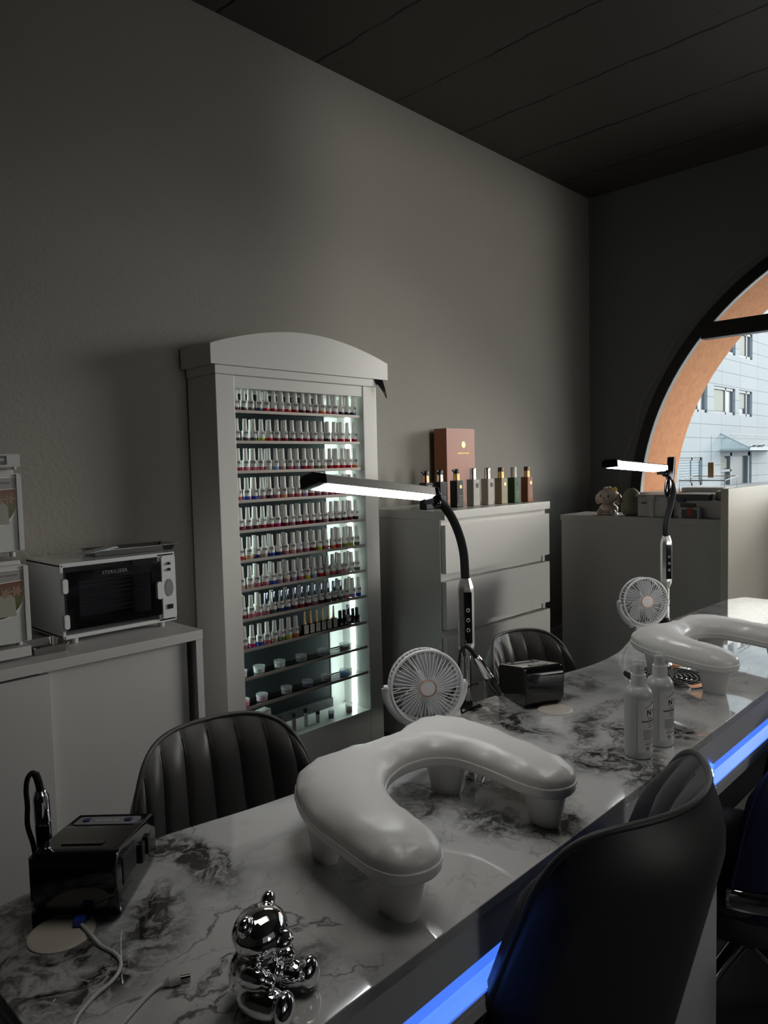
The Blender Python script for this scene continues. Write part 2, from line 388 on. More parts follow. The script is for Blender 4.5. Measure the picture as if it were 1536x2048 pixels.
# window wall with an arched opening
AC_Y, AC_Z, AR, SILL = 0.450, 0.882, 1.572, 0.985
def arch(rad, n=48, sill=SILL):
    a0 = math.asin((sill-AC_Z)/rad)
    return [(AC_Y+rad*math.cos(a0+(PI-2*a0)*k/n), AC_Z+rad*math.sin(a0+(PI-2*a0)*k/n)) for k in range(n+1)]
def wall_with_arch(x0, x1, mi, rad):
    bm = newbm(); A = arch(rad)
    n = len(A)
    for x in (x0, x1):
        av = [bm.verts.new((x, y, z)) for y, z in A]
        tv = []
        for (y, z) in A:
            ang = math.atan2(z-AC_Z, y-AC_Y)
            dy, dz = math.cos(ang), math.sin(ang)
            ts = []
            if dy > 1e-6: ts.append((Y1-AC_Y)/dy)
            if dy < -1e-6: ts.append((Y0-AC_Y)/dy)
            if dz > 1e-6: ts.append((H-AC_Z)/dz)
            t = min(ts); tv.append(bm.verts.new((x, AC_Y+dy*t, AC_Z+dz*t)))
        for i in range(n-1):
            bm.faces.new((av[i], av[i+1], tv[i+1], tv[i]))
        # corners above: fill the two triangles at the room corners
        c1 = bm.verts.new((x, Y1, H)); c2 = bm.verts.new((x, Y0, H)); c3 = bm.verts.new((x, Y0, 0)); c4 = bm.verts.new((x, Y1, 0))
        for i in range(n-1):
            a, b = tv[i].co, tv[i+1].co
            if abs(a.y-Y1) < 1e-5 and abs(b.z-H) < 1e-5: bm.faces.new((tv[i], tv[i+1], c1))
            if abs(a.z-H) < 1e-5 and abs(b.y-Y0) < 1e-5: bm.faces.new((tv[i], tv[i+1], c2))
        bm.faces.new((av[0], tv[0], c4, c3, tv[-1], av[-1]))
    return bm
bm = wall_with_arch(X1, X1+.54, 0, AR)
A = arch(AR)
vi = [bm.verts.new((X1, y, z)) for y, z in A]; vo = [bm.verts.new((X1+.54, y, z)) for y, z in A]
rev = []
for i in range(len(A)-1): rev.append(bm.faces.new((vi[i], vi[i+1], vo[i+1], vo[i])))
rev.append(bm.faces.new((vi[-1], vi[0], vo[0], vo[-1])))
for fc in rev: fc.material_index = 1
ww = struct('wall_window', bm, [M['wall2'], M['orange']])
# arched window: frame ring, transom, pane, sill
win = thing('window_1', '', '')
del win['label']; del win['category']; win['kind'] = 'structure'
def ring_arc(r0, r1, x0, x1, n=64, zmin=SILL):
    bm = newbm(); vs = []
    for k in range(n+1):
        row = []
        for rad in (r0, r1):
            a0 = math.asin(max(-1, (zmin-AC_Z)/rad)); a = a0 + (PI-2*a0)*k/n
            for x in (x0, x1): row.append(bm.verts.new((x, AC_Y+rad*math.cos(a), AC_Z+rad*math.sin(a))))
        vs.append(row)
    for a, b in zip(vs, vs[1:]):
        bm.faces.new((a[0], b[0], b[1], a[1])); bm.faces.new((a[2], a[3], b[3], b[2]))
        bm.faces.new((a[0], a[2], b[2], b[0])); bm.faces.new((a[1], b[1], b[3], a[3]))
    for e in (vs[0], vs[-1]): bm.faces.new((e[0], e[1], e[3], e[2]))
    return bm
struct('window_frame', ring_arc(AR-.002, AR+.062, X1-.010, X1+.03), M['black_frame'], 30, win)
struct('glazing_bead', ring_arc(AR-.0055, AR-.002, X1-.012, X1+.03), M['bead'], 30, win)
bm = newbm(); hy = math.sqrt(AR**2-(1.925-AC_Z)**2)
bx(bm, X1-.04, X1+.03, AC_Y-hy-.01, AC_Y+hy+.01, 1.878, 1.968, .004)
struct('transom_bar', bm, M['black_frame'], 30, win)
bm = newbm(); bx(bm, X1-.03, X1+.03, AC_Y-.03, AC_Y+.03, SILL, 1.90, .003); struct('mullion', bm, M['black_frame'], 30, win)
bm = newbm(); prism(bm, arch(AR-.006), X1+.008, X1+.014, 'x'); struct('window_pane', bm, M['pane'], 0, win)
bm = newbm(); bx(bm, X1-.10, X1+.52, AC_Y-AR+.01, AC_Y+AR-.01, SILL-.02, SILL+.006, .003); struct('window_sill', bm, M['white_matt'], 30, win)
# baseboard
def baseboard(name, x0, x1, y, h=.172):
    bm = newbm(); bx(bm, x0, x1, y-.016, y, 0, h-.05, .002); bx(bm, x0, x1, y-.011, y, h-.05, h-.022, .002); bx(bm, x0, x1, y-.018, y, h-.022, h, .004)
    return struct(name, bm, mat('grey_blue_skirting', (0.42, 0.45, 0.46), 0.35), 30)
baseboard('baseboard_left', X0, X1, Y1)

# ---------------------------------------------------------------- street outside
struct('floor_street', bx(newbm(), X1+.54, 90, -40, 40, -.55, -.45), mat('pale_paving', (0.62, 0.61, 0.58), 0.8))
bld = thing('office_building', 'pale blue-white office building seen across the street through the arched window', 'building')
FX0, FX1, FY = 26, 75, 15.6
wins = []
def ww_(x0, x1, z0, z1): wins.append((x0, x1, z0, z1))
for base in (3.75, 7.35, 10.95):
    ww_(43.6, 47.1, base, base+1.6); ww_(47.8, 50.2, base, base+1.6); ww_(39.6, 42.6, base, base+1.6); ww_(53.4, 56.2, base, base+1.6); ww_(35.6, 38.2, base, base+1.6)
ww_(38.6, 41.9, -.3, 1.25)
ww_(53.4, 56.2, .2, 2.6)
# wall built as a grid of panels around the window openings
xs = sorted({FX0, FX1, 44.7, 50.2, *[a for q in wins for a in q[:2]]}); zs = sorted({-.45, 20, 1.55, *[a for q in wins for a in q[2:]]})
door_hole = (44.7, 50.2, -.45, 1.55)
bm = newbm(); cache = {}
def gv(x, z):
    if (x, z) not in cache: cache[(x, z)] = bm.verts.new((x, FY, z))
    return cache[(x, z)]
for i in range(len(xs)-1):
    for j in range(len(zs)-1):
        cx_, cz_ = (xs[i]+xs[i+1])/2, (zs[j]+zs[j+1])/2
        if any(a < cx_ < b and c < cz_ < d for a, b, c, d in wins+[door_hole]): continue
        bm.faces.new((gv(xs[i], zs[j]), gv(xs[i+1], zs[j]), gv(xs[i+1], zs[j+1]), gv(xs[i], zs[j+1])))
ext = bmesh.ops.extrude_face_region(bm, geom=list(bm.faces))
for v in ext['geom']:
    if isinstance(v, bmesh.types.BMVert): v.co.y += .35
obj('facade_wall', bm, M['facade'], bld, 0)
obj('building_body', bx(newbm(), FX0, FX1, FY+.8, FY+12, -.45, 20), mat('dim_interior', (0.12, 0.13, 0.14), 0.8), bld, 0)
fgrey = mat('grey_window_frame', (0.22, 0.25, 0.28), 0.5); pan = mat('reflective_office_glass', (0.16, 0.19, 0.21), 0.35, spec=.3); blind = mat('pale_blind', (0.40, 0.40, 0.34), 0.7); shut = mat('blue_grey_shutter', (0.25, 0.33, 0.38), 0.5)
for k, (a, b, c, d) in enumerate(wins):
    fm = newbm(); t_ = .16
    for q in ((a, a+t_, c, d), (b-t_, b, c, d), (a, b, c, c+t_), (a, b, d-t_, d), ((a+b)/2+.25, (a+b)/2+.4, c, d)): bx(fm, q[0], q[1], FY+.08, FY+.3, q[2], q[3])
    fo = obj('building_window', fm, fgrey, bld, 0)
    if c < 0:
        sm = newbm()
        for z in range(10): bx(sm, a+t_, b-t_, FY+.12, FY+.2, c+.1+z*.145, c+.1+z*.145+.13)
        obj('roller_shutter', sm, shut, fo, 0)
    else:
        obj('building_pane', bx(newbm(), a+.05, b-.05, FY+.2, FY+.24, c+.05, d-.05), pan, fo, 0)
        if k % 3 != 2: obj('blind', bx(newbm(), a+.18, (a+b)/2+.2, FY+.15, FY+.18, c+.5 if k % 2 else c+.2, d-.2), blind, fo, 0)
ent = obj('entrance_frame', (lambda b_: (bx(b_, 44.7, 45.0, FY+.1, FY+.3, -.45, 1.55), bx(b_, 49.8, 50.2, FY+.1, FY+.3, -.45, 1.55), bx(b_, 44.7, 50.2, FY+.1, FY+.3, 1.3, 1.55), bx(b_, 46.6, 46.9, FY+.1, FY+.3, -.45, 1.5), bx(b_, 44.7, 46.8, FY+.1, FY+.3, .35, .5), b_)[-1])(newbm()), fgrey, bld, 0)
obj('entrance_pane', bx(newbm(), 44.8, 50.1, FY+.3, FY+.34, -.45, 1.5), pan, ent, 0)
obj('entrance_poster', bx(newbm(), 45.2, 46.4, FY+.24, FY+.28, .55, 1.15), blind, ent, 0)
cb = newbm(); can = mat('canopy_steel', (0.35, 0.42, 0.44), 0.4)
for x in (44.7, 49.1, 53.5):
    tube(cb, [(x, FY-1.6, 1.72), (x, FY, 2.6)], .04, 6)
tube(cb, [(44.7, FY-1.6, 1.72), (53.5, FY-1.6, 1.72)], .06, 6); tube(cb, [(44.7, FY, 2.6), (53.5, FY, 2.6)], .05, 6); bx(cb, 44.6, 53.6, FY-1.65, FY, 1.6, 1.70)
for x in (44.7, 46.9, 49.1, 51.3): tube(cb, [(x, FY-1.6, 1.72), (x+1.1, FY-.1, 2.55), (x+2.2, FY-1.6, 1.72)], .035, 6)
co = obj('canopy_frame', cb, can, bld, 0)
cp = newbm(); v_ = [cp.verts.new(p) for p in ((44.7, FY-1.6, 1.76), (53.5, FY-1.6, 1.76), (53.5, FY, 2.64), (44.7, FY, 2.64))]; cp.faces.new(v_)
obj('canopy_glass', cp, thin_glass('canopy_glass', (0.82, 0.92, 0.93), .3), co, 0)

# ---------------------------------------------------------------- left sideboard with sliding doors
cab = thing('sideboard', 'long white sideboard with two sliding doors standing under the steriliser', 'sideboard')
CT = .72
bm = newbm(); bx(bm, -.95, 1.155, 1.876, 2.35, CT-.028, CT, .0015); obj('top_board', bm, M['white_matt'], cab)
bm = newbm(); bx(bm, 1.133, 1.155, 1.88, 2.35, 0, CT-.028, .001); bx(bm, -.95, -.925, 1.88, 2.35, 0, CT-.028, .001); bx(bm, -.925, 1.133, 2.33, 2.345, 0, CT-.028); bx(bm, -.925, 1.133, 1.93, 2.33, 0, .03)
obj('carcass', bm, M['white_matt'], cab)
obj('sliding_door', bx(newbm(), .695, 1.118, 1.906, 1.922, .03, CT-.032, .001), M['white_matt'], cab)
obj('sliding_door', bx(newbm(), -.92, .714, 1.886, 1.902, .03, CT-.036, .001), M['white_matt'], cab)

# steriliser
st = thing('uv_steriliser', 'white box steriliser with dark glass door standing on the sideboard', 'steriliser', (.801, 2.0, CT), 0)
sw, sd, sz0, sh = .345, .25, .014, .211
bm = newbm(); bx(bm, 0, sw, .006, sd, sz0, sz0+.012, .003); bx(bm, 0, sw, .006, sd, sz0+sh-.012, sz0+sh, .003); bx(bm, 0, .008, .006, sd, sz0+.004, sz0+sh-.004, .001); bx(bm, .288, sw, .006, sd, sz0+.004, sz0+sh-.004, .001); bx(bm, .002, sw-.002, sd-.008, sd, sz0+.004, sz0+sh-.004)
obj('housing', bm, M['white_gloss'], st)
for x in (.035, .30):
    for y in (.02, .22): obj('rubber_foot', lathe(newbm(), [(.009, 0), (.011, .015)], 14, T(x, y, 0)), M['white_matt'], st)
bm = newbm(); bx(bm, .004, .292, -.001, .007, sz0+.020, sz0+sh-.022, .001); bx(bm, .004, .030, -.001, .007, sz0+.020, sz0+sh-.022)
do = newbm()
for q in ((.010, .045, .026, .187), (.262, .292, .026, .187), (.045, .262, .026, .045), (.045, .262, .160, .187)): bx(do, q[0], q[1], -.004, .004, sz0+q[2], sz0+q[3])
door = obj('door', do, M['black_gloss'], st)
bm = newbm(); bx(bm, .045, .262, -.002, 0, sz0+.045, sz0+.160); obj('door_glass', bm, M['darkglass'], door, 0)
for z in (.150, .052):
    bm = newbm(); prism(bm, rrect(-.001, .013, sz0+z-.020+.0, sz0+z+.020, .0065), -.012, -.004, 'y'); obj('door_hinge', bm, M['white_gloss'], door)
bm = newbm(); prism(bm, rrect(.274, .290, sz0+.075, sz0+.128, .0075), -.016, -.004, 'y'); obj('door_handle', bm, M['white_gloss'], door)
bm = newbm(); text_bm(bm, 'STERILIZER', .0135, T(.150, -.0045, sz0+.174) @ FR, spacing=1.15); obj('door_lettering', bm, M['ink_grey'], door, 0)
bm = newbm()
for z in (.058, .071, .084, .094, .100, .113, .126, .139, .150): tube(bm, [(.047, .03, sz0+z), (.262, .03, sz0+z)], .0008, 5)
for z in (.075, .11, .145):
    for y in (.06, .1, .14): tube(bm, [(.047, y, sz0+z), (.262, y, sz0+z)], .0007, 5)
obj('wire_rack', bm, M['steel'], st)
obj('dark_interior', bx(newbm(), .045, .264, .012, .016, 0, 0) if False else bx(newbm(), .02, .285, .16, .165, sz0+.03, sz0+.18), mat('steriliser_back', (.22, .22, .22), .5), st)
cpn = newbm(); prism(cpn, rrect(.296, .341, sz0+.012, sz0+sh-.010, .006), -.004, .008, 'y'); cpo = obj('control_panel', cpn, M['white_gloss'], st)
bm = newbm(); lathe(bm, [(1, 0), (1, .003)], 28, T(.3185, -.004, sz0+.105) @ RX(90), .0125, .026); obj('oval_switch', bm, mat('grey_switch', (.25, .25, .27), .3), cpo)
for z in (.178, .160): obj('indicator_knob', lathe(newbm(), [(.0048, 0), (.0042, .006)], 14, T(.319, -.004, sz0+z) @ RX(90)), M['black'], cpo)
obj('rocker_switch', bx(newbm(), .311, .328, -.008, -.004, sz0+.040, sz0+.054, .001), M['black'], cpo)
def steel_tray(name, label, loc, rz, L_, W_, h=.018):
    t = thing(name, label, 'tray', loc, rz)
    bm = newbm(); outs = [(rrect(-L_/2*.9, L_/2*.9, -W_/2*.85, W_/2*.85, .01), .001), (rrect(-L_/2*.97, L_/2*.97, -W_/2*.94, W_/2*.94, .013), h), (rrect(-L_/2, L_/2, -W_/2, W_/2, .015), h+.001), (rrect(-L_/2, L_/2, -W_/2, W_/2, .015), h-.001),
            (rrect(-L_/2*.965, L_/2*.965, -W_/2*.93, W_/2*.93, .013), h-.002), (rrect(-L_/2*.9, L_/2*.9, -W_/2*.85, W_/2*.85, .01), 0)]
    rings = [[bm.verts.new((x, y, z)) for x, y in o] for o, z in outs]
    n = len(rings[0])
    for a, b in zip(rings, rings[1:]):
        for i in range(n): bm.faces.new((a[i], a[(i+1) % n], b[(i+1) % n], b[i]))
    bm.faces.new(rings[0]); bm.faces.new(list(reversed(rings[-1])))
    obj('tray_dish', bm, M['steel'], t); return t
ty = steel_tray('instrument_tray', 'shallow steel tray lying on top of the steriliser', (1.06, 2.12, CT+sz0+sh+.001), -4, .27, .12, .017)
pk = newbm()
for k in range(3): prism(pk, [(-.06, -.02), (.05, -.028), (.055, .01), (-.058, .022)], .0012*k, .0012*k+.0009, 'z', T(.0, .0, 0) @ RZ(8*k) @ RY(-4))
po = obj('sterilisation_pouch', pk, mat('pale_blue_pouch', (.32, .40, .42), .25), None, 0); po.location = (.935, 2.06, CT+sz0+sh+.021); po.rotation_euler = (0, 0, .2)
tag(po, 'pale blue plastic pouches lying over the left end of the steel tray', 'pouch')
steel_tray('low_instrument_tray', 'shallow steel tray between the towel warmers and the steriliser', (.748, 2.00, CT+.001), 0, .098, .12, .02)

# towel warmers
def flower_print(bm_list, x0, z0, sx, sz):
    pass
def towel_warmer(loc, label, top):
    t = thing('towel_warmer', label, 'towel warmer', loc, 0, 'stacked towel warmers')
    W_, D_, H_ = .40, .26, .212
    obj('housing', bx(newbm(), -W_, -.008, .02, D_, 0, H_, .008), M['white_matt'], t)
    bm = newbm(); prism(bm, rrect(-W_+.006, 0, .004, H_-.012, .008), 0, .024, 'y'); bx(bm, -.014, -.002, -.006, .002, .006, H_-.014, .0015)
    d = obj('door', bm, mat('silver_grey_door', (.56, .56, .54), .3), t)
    # printed panel: pale border line, grey field, towel picture with a big round lower corner
    def blob(xr, zt, zb_, rad, inset=0, arch_=0):
        q = [(-.30, zt-arch_)] + [(-.30+(xr+.30)*k/8, zt-arch_*(1-k/8)**1.2) for k in range(1, 9)]
        q += [(xr, zt-.004), (xr, zb_+rad)] + [(xr-rad*(1-math.cos(a)), zb_+rad-rad*math.sin(a)) for a in [math.radians(9*k) for k in range(1, 11)]] + [(-.30, zb_+.02)]
        return q
    b1 = newbm(); prism(b1, blob(-.0125, .1905, .0655, .062), -.0012, 0, 'y'); obj('print_border', b1, M['label'], d)
    b1 = newbm(); prism(b1, blob(-.0145, .1885, .0675, .060), -.0018, -.0012, 'y'); obj('print_field', b1, mat('grey_field', (.30, .29, .28), .3), d)
    b1 = newbm(); prism(b1, blob(-.0145, .1625, .0675, .060, 0, .02), -.0022, -.0018, 'y'); obj('print_edge', b1, M['label'], d)
    pim = bpy.data.materials.get('towel_and_lily_print')
    if not pim:
        pim = bpy.data.materials.new('towel_and_lily_print'); pim.use_nodes = True; nt = pim.node_tree; N = nt.nodes; L = nt.links
        b = N['Principled BSDF']; b.inputs['Roughness'].default_value = .25
        tc = N.new('ShaderNodeTexCoord'); sp = N.new('ShaderNodeSeparateXYZ'); L.new(tc.outputs['Object'], sp.inputs[0])
        cr = N.new('ShaderNodeValToRGB'); cr.color_ramp.interpolation = 'EASE'
        mr = N.new('ShaderNodeMapRange'); mr.inputs['From Min'].default_value = .055; mr.inputs['From Max'].default_value = .165; L.new(sp.outputs[2], mr.inputs['Value']); L.new(mr.outputs[0], cr.inputs[0])
        e = cr.color_ramp.elements; e[0].color = (.09, .045, .012, 1); e[1].color = (.20, .045, .02, 1)
        for p_, c_ in ((.12, (.13, .09, .03, 1)), (.30, (.10, .10, .03, 1)), (.55, (.16, .15, .06, 1)), (.72, (.22, .16, .10, 1))):
            q = e.new(p_); q.color = c_
        n = N.new('ShaderNodeTexWave'); n.bands_direction = 'Z'; n.inputs['Scale'].default_value = 60; n.inputs['Distortion'].default_value = 3; L.new(tc.outputs['Object'], n.inputs['Vector'])
        mx = N.new('ShaderNodeMix'); mx.data_type = 'RGBA'; mx.blend_type = 'MULTIPLY'; mx.inputs['Factor'].default_value = .35; L.new(cr.outputs[0], mx.inputs['A']); L.new(n.outputs['Color'], mx.inputs['B'])
        L.new(mx.outputs['Result'], b.inputs['Base Color'])
    b2 = newbm(); prism(b2, blob(-.0160, .1605, .0690, .059, 0, .02), -.0028, -.0022, 'y'); obj('towel_print', b2, pim, d)
    b2 = newbm(); prism(b2, [(-.20, .075), (-.034, .073), (-.036, .118), (-.045, .128), (-.20, .128)], -.0031, -.0028, 'y'); obj('towel_stack_print', b2, mat('pale_towel', (.33, .33, .27), .4), d)
    b3 = newbm()
    for (fx, fz, R_, k0) in ((-.033, .136, .015, 0), (-.058, .132, .013, 20), (-.085, .134, .013, 40)):
        for k in range(6):
            a = math.radians(60*k+k0)
            tip = (fx+R_*math.cos(a), fz+R_*math.sin(a)); n_ = (-math.sin(a)*.0035, math.cos(a)*.0035); md = (fx+.55*R_*math.cos(a), fz+.55*R_*math.sin(a))
            prism(b3, [(fx, fz), (md[0]+n_[0], md[1]+n_[1]), tip, (md[0]-n_[0], md[1]-n_[1])], -.0038, -.0032-.0001*k, 'y')
    obj('lily_print', b3, mat('lily_pink', (.34, .19, .13), .4), d, 0)
    b4 = newbm(); text_bm(b4, 'TOWEL WARMER', .0070, T(-.055, -.0021, .1760) @ FR); obj('door_lettering', b4, M['ink_grey'], d, 0)
    for x in (-.02, -.37): obj('foot', lathe(newbm(), [(.007, -.012), (.007, 0)], 12, T(x, .03, 0)), M['white_matt'], t)
    if top:
        bm = newbm(); prism(bm, rrect(-W_, 0, H_+.004, H_+.036, .004), 0, D_, 'y'); lathe(bm, [(.006, H_-.002), (.006, H_+.005)], 10, T(-.012, .01, 0)); tp = obj('top_cover', bm, M['white_matt'], t)
        obj('power_switch', bx(newbm(), -.062, -.032, -.003, .004, H_+.010, H_+.032, .001), M['black_gloss'], tp)
        bm = newbm(); text_bm(bm, 'OFF', .0095, T(-.047, -.0035, H_+.021) @ FR, bold=.0002); obj('switch_lettering', bm, M['label'], tp, 0)
    else:
        obj('base_tray', bx(newbm(), -W_, -.003, -.004, D_, -.035, -.008, .003), M['white_matt'], t)
    return t
towel_warmer((.695, 1.94, CT+.042), 'lower white towel warmer of the stack, standing on the sideboard at left', False)
towel_warmer((.690, 1.94, CT+.042+.232), 'upper white towel warmer with the OFF switch, on top of the stack', True)

# ---------------------------------------------------------------- nail polish display
dsp = thing('polish_display', 'tall white lit display cabinet with curved top full of nail polish', 'display cabinet')
DX0, DX1, DF, DB = 1.425, 2.212, 2.17, 2.352
bm = newbm(); bx(bm, DX0, 1.502, DF, DB, 0, 1.522, .003); obj('side_panel', bm, M['white'], dsp)
bm = newbm(); bx(bm, 2.135, DX1, DF, DB, 0, 1.522, .003); obj('side_panel', bm, M['white'], dsp)
bm = newbm(); bx(bm, 1.502, 2.135, DF+.004, DB, 0, .158, .002); obj('base_panel', bm, M['white'], dsp)
bm = newbm(); bx(bm, 1.502, 2.135, DF+.004, DB, 1.478, 1.522, .002); bx(bm, DX0-.004, DX1+.004, DF-.006, DB, 1.522, 1.553, .003); obj('lintel', bm, M['white'], dsp)
n = 24; CX0, CX1 = 1.40, 2.272
top_pts = [(CX0, 1.553), (CX1, 1.553), (CX1, 1.622)] + [(CX1-(CX1-CX0)*k/n, 1.622+.078*math.sin(PI*k/n)**.9) for k in range(1, n)] + [(CX0, 1.622)]
bm = newbm(); prism(bm, top_pts, DF-.014, DB, 'y', bev=.002); obj('curved_cornice', bm, M['white'], dsp, 25)
obj('back_panel', bx(newbm(), 1.560, 2.060, 2.338, 2.345, .16, 1.478), M['mirror_dark'], dsp, 0)
for x0_, x1_ in ((1.502, 1.560), (2.060, 2.135)): obj('back_return', bx(newbm(), x0_, x1_, 2.334, 2.350, .158, 1.478), M['white'], dsp, 0)
obj('rear_strip', bx(newbm(), 1.560, 2.060, 2.325, 2.338, .158, .198, .002), mat('patterned_dark_strip', (.05, .05, .05), .5, bump=(160, 1.0, 1)), dsp)
bm = newbm(); bx(bm, 2.1285, 2.1345, 2.262, 2.276, .165, 1.475); obj('led_strip', bm, M['dispLED'], dsp, 0)
bm = newbm(); bx(bm, 1.5025, 1.5085, 2.262, 2.276, .165, 1.475); obj('led_strip', bm, M['dispLED'], dsp, 0)
shelf_z = [1.400, 1.291, 1.184, 1.078, .970, .862, .756, .647, .536, .431, .322]
for z in shelf_z:
    bm = newbm(); bx(bm, 1.512, 2.126, 2.186, 2.268, z-.005, z, .0006); s = obj('glass_shelf', bm, M['glass'], dsp, 0)
    bm = newbm(); bx(bm, 1.503, 2.134, 2.180, 2.187, z-.009, z+.002, .001); obj('shelf_lip', bm, M['shelflip'], s)
    bm = newbm(); bx(bm, 1.503, 2.134, 2.266, 2.270, z-.004, z+.003, .0008); obj('shelf_rear_rail', bm, M['steel'], s)
# black foil corner hanging from the cornice
bm = newbm(); g = []
for k in range(9):
    a = k/8; wd = .034*(1-a)**1.1+.0005; cx_ = 2.222+.026*a-.004*math.sin(PI*a); z = 1.553-.078*a
    g.append([bm.verts.new((cx_-wd*.5-(.012*(1-a)), DF-.006-.02*math.sin(a*2), z+.012*(1-a)*0)), bm.verts.new((cx_+wd*.6, DF-.010-.02*math.sin(a*2), z))])
for a, b in zip(g, g[1:]): bm.faces.new((a[0], a[1], b[1], b[0]))
bmesh.ops.solidify(bm, geom=list(bm.faces), thickness=.001)
tag(obj('black_foil_flap', bm, M['black']), 'black curled foil flap hanging from the right corner of the display cornice', 'foil flap')

# polish bottle prototype
def mk_polish():
    t = thing('polish_bottle', 'proto', 'nail polish bottle', (0, 0, 0))
    R_ = .0115
    return t, R_
colcache = {}
def polish_mat(c):
    if c not in colcache: colcache[c] = mat('polish_%d' % len(colcache), c, .12, coat=.6)
    return colcache[c]
R_ = .0122
def me_of(o):
    me = o.data; bpy.data.objects.remove(o); return me
lbm = newbm(); lathe(lbm, [(R_*.92, 0), (R_, .0015), (R_, .0140)], 20); liq_me = me_of(obj('liq', lbm, M['cap']))
gb = newbm(); lathe(gb, [(R_+.0002, .0140), (R_+.0003, .0365), (R_*.88, .0390), (R_*.72, .0402)], 20); lab_me = me_of(obj('lab', gb, M['label']))
cb_ = newbm(); lathe(cb_, [(R_*.70, .040), (R_*.71, .042), (R_*.61, .080), (R_*.56, .0815)], 18); cap_me = me_of(obj('cap', cb_, M['cap']))
def cyl_map(rad):
    def fn(co):
        a = co.x/rad - PI/2
        return Vector(((rad+co.z)*math.cos(a), (rad+co.z)*math.sin(a), co.y))
    return fn
tb = newbm()
text_bm(tb, 'HR', .0140, T(0, 0, .0300), .0002, fn=cyl_map(R_+.0004), bold=.0004)
for k, wd in enumerate((.009, .007)):
    for q in range(4):
        pass
    bx(tb, -wd/2, wd/2, -.0001, .0001, 0, .0006, m=T(0, -(R_+.0005),   .0215-.0022*k))
txt_me = me_of(obj('txt', tb, M['ink'], None, 0))
chr_cap = mat('mirror_chrome_cap', (.55, .60, .72), .08, metal=1.0)
cap2_me = cap_me.copy(); cap2_me.materials.clear(); cap2_me.materials.append(chr_cap)
liq_cache = {}
ORD = ['first', 'second', 'third', 'fourth', 'fifth', 'sixth', 'seventh', 'eighth', 'ninth', 'tenth', 'eleventh', 'twelfth', 'thirteenth', 'fourteenth', 'fifteenth', 'sixteenth', 'seventeenth', 'eighteenth']
def part(name, me, parent):
    o = bpy.data.objects.new(name, me); C.objects.link(o); o.parent = parent; return o
def bottle(x, y, z, colname, col, label, group, chrome=False, rz=0, back=False):
    t = thing('polish_bottle', label, 'nail polish bottle', (x, y, z), rz, group)
    if col not in liq_cache:
        m_ = liq_me.copy(); m_.materials.clear(); m_.materials.append(polish_mat(col)); liq_cache[col] = m_
    part('polish', liq_cache[col], t)
    lo = part('bottle_label', lab_me, t)
    if not back: part('lettering', txt_me, lo)
    part('cap', cap2_me if chrome else cap_me, t)
    return t
K = dict(dark=('dark aubergine', (.05, .015, .025)), black=('black', (.015, .015, .018)), grey=('dark grey', (.09, .10, .10)), red=('red', (.45, .015, .02)), crim=('crimson', (.30, .01, .03)), wine=('wine red', (.14, .01, .025)),
         orange=('orange', (.60, .15, .03)), pink=('rose pink', (.50, .12, .16)), nude=('nude beige', (.50, .32, .26)), lilac=('lilac', (.35, .22, .38)), blue=('blue', (.02, .06, .40)), sky=('sky blue', (.20, .38, .60)),
         green=('green', (.12, .20, .06)), yellow=('yellow', (.65, .48, .05)), olive=('olive', (.35, .36, .03)), white=('milky white', (.60, .58, .55)), mauve=('mauve', (.33, .13, .18)), mag=('magenta', (.45, .02, .16)), navy=('navy', (.02, .03, .12)), lime=('lime green', (.45, .55, .04)), peach=('peach', (.65, .35, .22)))
rows = [
 'dark dark grey navy red crim pink red red dark wine mauve orange pink mauve black dark navy'.split(),
 'dark dark grey olive red wine crim wine crim crim mauve mauve dark mauve red red crim'.split(),
 'crim pink pink pink white sky nude pink lilac crim pink green nude crim red red crim orange'.split(),
 'pink blue blue mauve dark pink peach pink pink lilac crim mauve mauve pink pink dark lilac red'.split(),
 'wine wine dark crim crim mag wine mauve wine crim wine dark mauve dark dark dark wine black'.split(),
 'red peach navy nude blue navy pink nude mauve mauve wine lime pink orange red green olive grey'.split(),
 'nude nude pink pink blue lilac nude lilac pink yellow sky red peach pink pink nude white grey'.split(),
 'crim pink pink mauve grey navy navy wine crim wine mauve dark dark dark grey pink lilac blue'.split(),
]
SHN = ['top', 'second', 'third', 'fourth', 'fifth', 'sixth', 'seventh', 'eighth', 'ninth']
seq = 0
xa, xb = 1.527, 2.108
for ri, row in enumerate(rows):
    n = len(row)
    for i, c in enumerate(row):
        nm, col = K[c]
        x = xa + (xb-xa)*i/(n-1) + random.uniform(-.0015, .0015)
        ch = ri == 7 and 3 <= i <= 14
        bottle(x, 2.203+random.uniform(-.001, .002), shelf_z[ri]+.0003, nm, col, '%s capped bottle of %s polish, %s from left on the %s shelf' % ('chrome' if ch else 'white', nm, ORD[i], SHN[ri]), 'polish bottles on the %s shelf' % SHN[ri], ch, random.uniform(-35, 35))
    if 1 <= ri <= 7 or ri == 0:
        for i in range(9):
            x = xa + .016 + (xb-xa)*(i*2)/(n-1)*1.0 + random.uniform(-.003, .003)
            if x > xb: continue
            nm, col = K[row[(i*2+5) % n]]
            bottle(x, 2.236, shelf_z[ri]+.0003, nm, col, 'polish bottle half hidden in the rear row of the %s shelf' % SHN[ri], 'rear row polish bottles on the %s shelf' % SHN[ri], False, 0, True)
